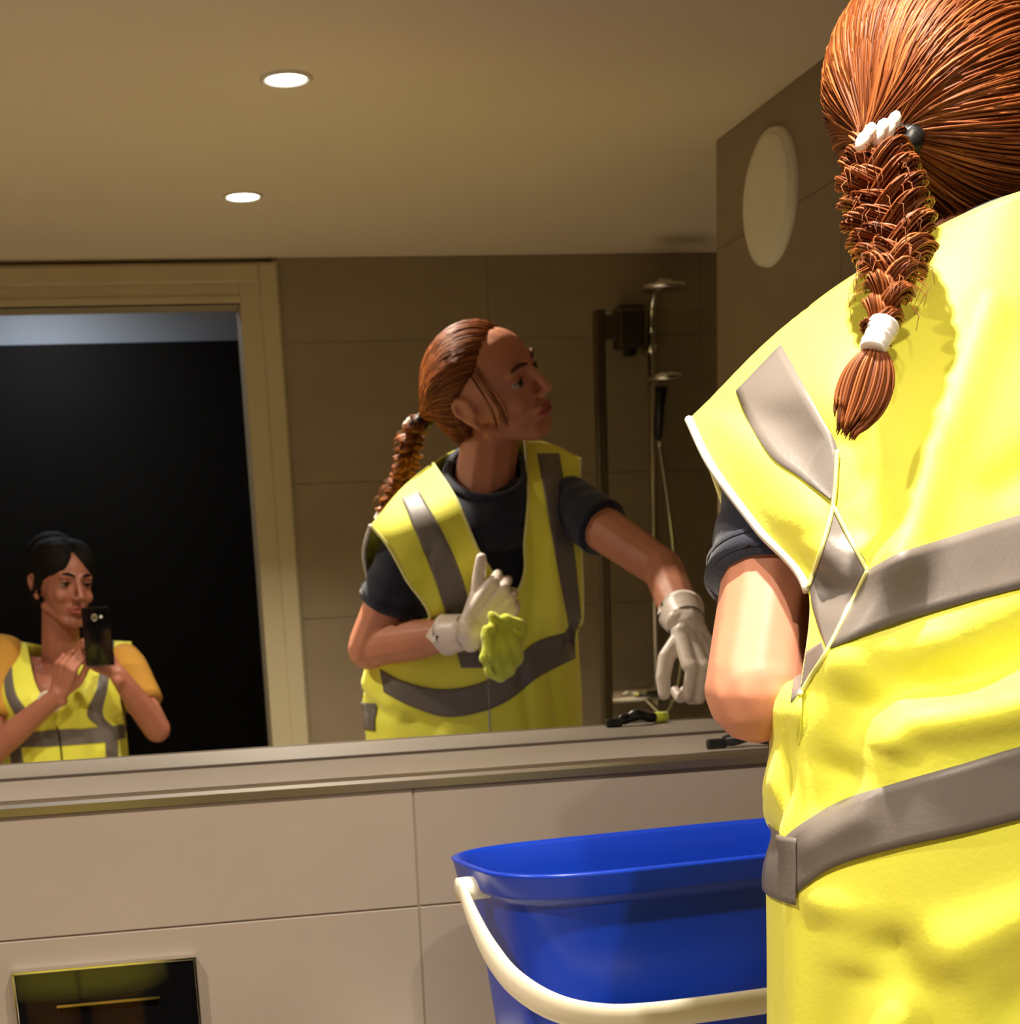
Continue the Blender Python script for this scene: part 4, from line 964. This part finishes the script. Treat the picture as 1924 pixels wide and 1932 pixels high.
# ochre sleeves
for a, b in ((sL, eL), (sR, eR)):
    d = b - a; n_ = 10; path = [a + d * (-0.16 + 0.78 * i / (n_ - 1)) for i in range(n_)]
    MB().add(tube_geo(path, [0.038, 0.045, 0.050, 0.052, 0.052, 0.052, 0.051, 0.051, 0.051, 0.050], 28)).obj('sleeve', M_ochre, shot, label='ochre short sleeve')
bm = bmesh.new(); ball(bm, (cx, cy - 0.005, nz - 0.16), (0.143, 0.104, 0.12)); ball(bm, (cx, cy - .005, nz - 0.36), (0.135, 0.105, 0.18)); ball(bm, (cx, cy - .01, nz - .52), (.16, .12, .12))
for s in (-1, 1):
    hx = cx + s * 0.075; caps(bm, (hx, cy, nz - 0.55), 0.092, (hx, cy + 0.02, 0.44), 0.066); caps(bm, (hx, cy + 0.02, 0.44), 0.066, (hx, cy - 0.01, 0.10), 0.056)
link('work_clothes', fuse(bm, 0.006, 4), M_ochre, shot, True)
for s in (-1, 1):
    b = bmesh.new(); hx = cx + s * 0.075
    caps(b, (hx, cy - 0.01, 0.048), 0.045, (hx, cy + 0.13, 0.040), 0.036); caps(b, (hx, cy - 0.01, 0.06), 0.044, (hx, cy - 0.01, 0.12), 0.046)
    link('shoe', fuse(b, 0.005, 3), M_black, shot, True)
# dark hair tied up
bm = bmesh.new()
def HW(x, y, z): return hc + PR @ (Vector((x, y, z)) * PSC)
ball(bm, HW(0, -0.030, 0.045), (0.084, 0.092, 0.084), PR, 3); ball(bm, HW(0, -0.06, 0.0), (0.074, 0.058, 0.075), PR, 3); ball(bm, HW(0, -0.05, 0.06), (0.080, 0.075, 0.080), PR, 3)
for s in (-1, 1): caps(bm, HW(s * 0.066, 0.010, 0.040), 0.015, HW(s * 0.074, -0.018, -0.030), 0.010)
ball(bm, HW(-0.030, -0.002, 0.060), (0.052, 0.080, 0.060), PR, 3); ball(bm, HW(0.030, -0.002, 0.062), (0.052, 0.080, 0.060), PR, 3)
link('hair', fuse(bm, 0.003, 4, disp=lambda p, n: p + n * 0.0015 * noise.noise(p * 60)), M_darkhair, shot, True, label='dark brown hair tied up')
tube('bracelet', [wL + (eL - wL).normalized() * 0.03 + Vector((0.028 * math.cos(2 * PI * i / 24), 0.010 * math.sin(2 * PI * i / 24) , 0.024 * math.sin(2 * PI * i / 24))) for i in range(24)], 0.004, M_glove, shot, n=8, closed=True, label='pale band around the wrist')
# phone
t = thing('phone', 'black smartphone held upright in both hands of the photographing person', 'phone', PHC - Vector((0, 0, PHH / 2)))
oy = -2.1045
box('phone_body', PHC.x - PHW / 2, PHC.x + PHW / 2, oy - PHT, oy, 1.345 - PHH, 1.345, M_blackglass, t, 0.003)
MB().add(lathe_geo([(0.0001, 0.0010), (0.0045, 0.0010), (0.0075, 0.0016), (0.0085, 0.0)], (0.0, oy, 1.32), 'Y', 24)).obj('camera_lens', M_chrome, t, label='small shiny lens ring')
box('flash', 0.013, 0.019, oy - 0.0005, oy + 0.0006, 1.318, 1.324, M_white, t)
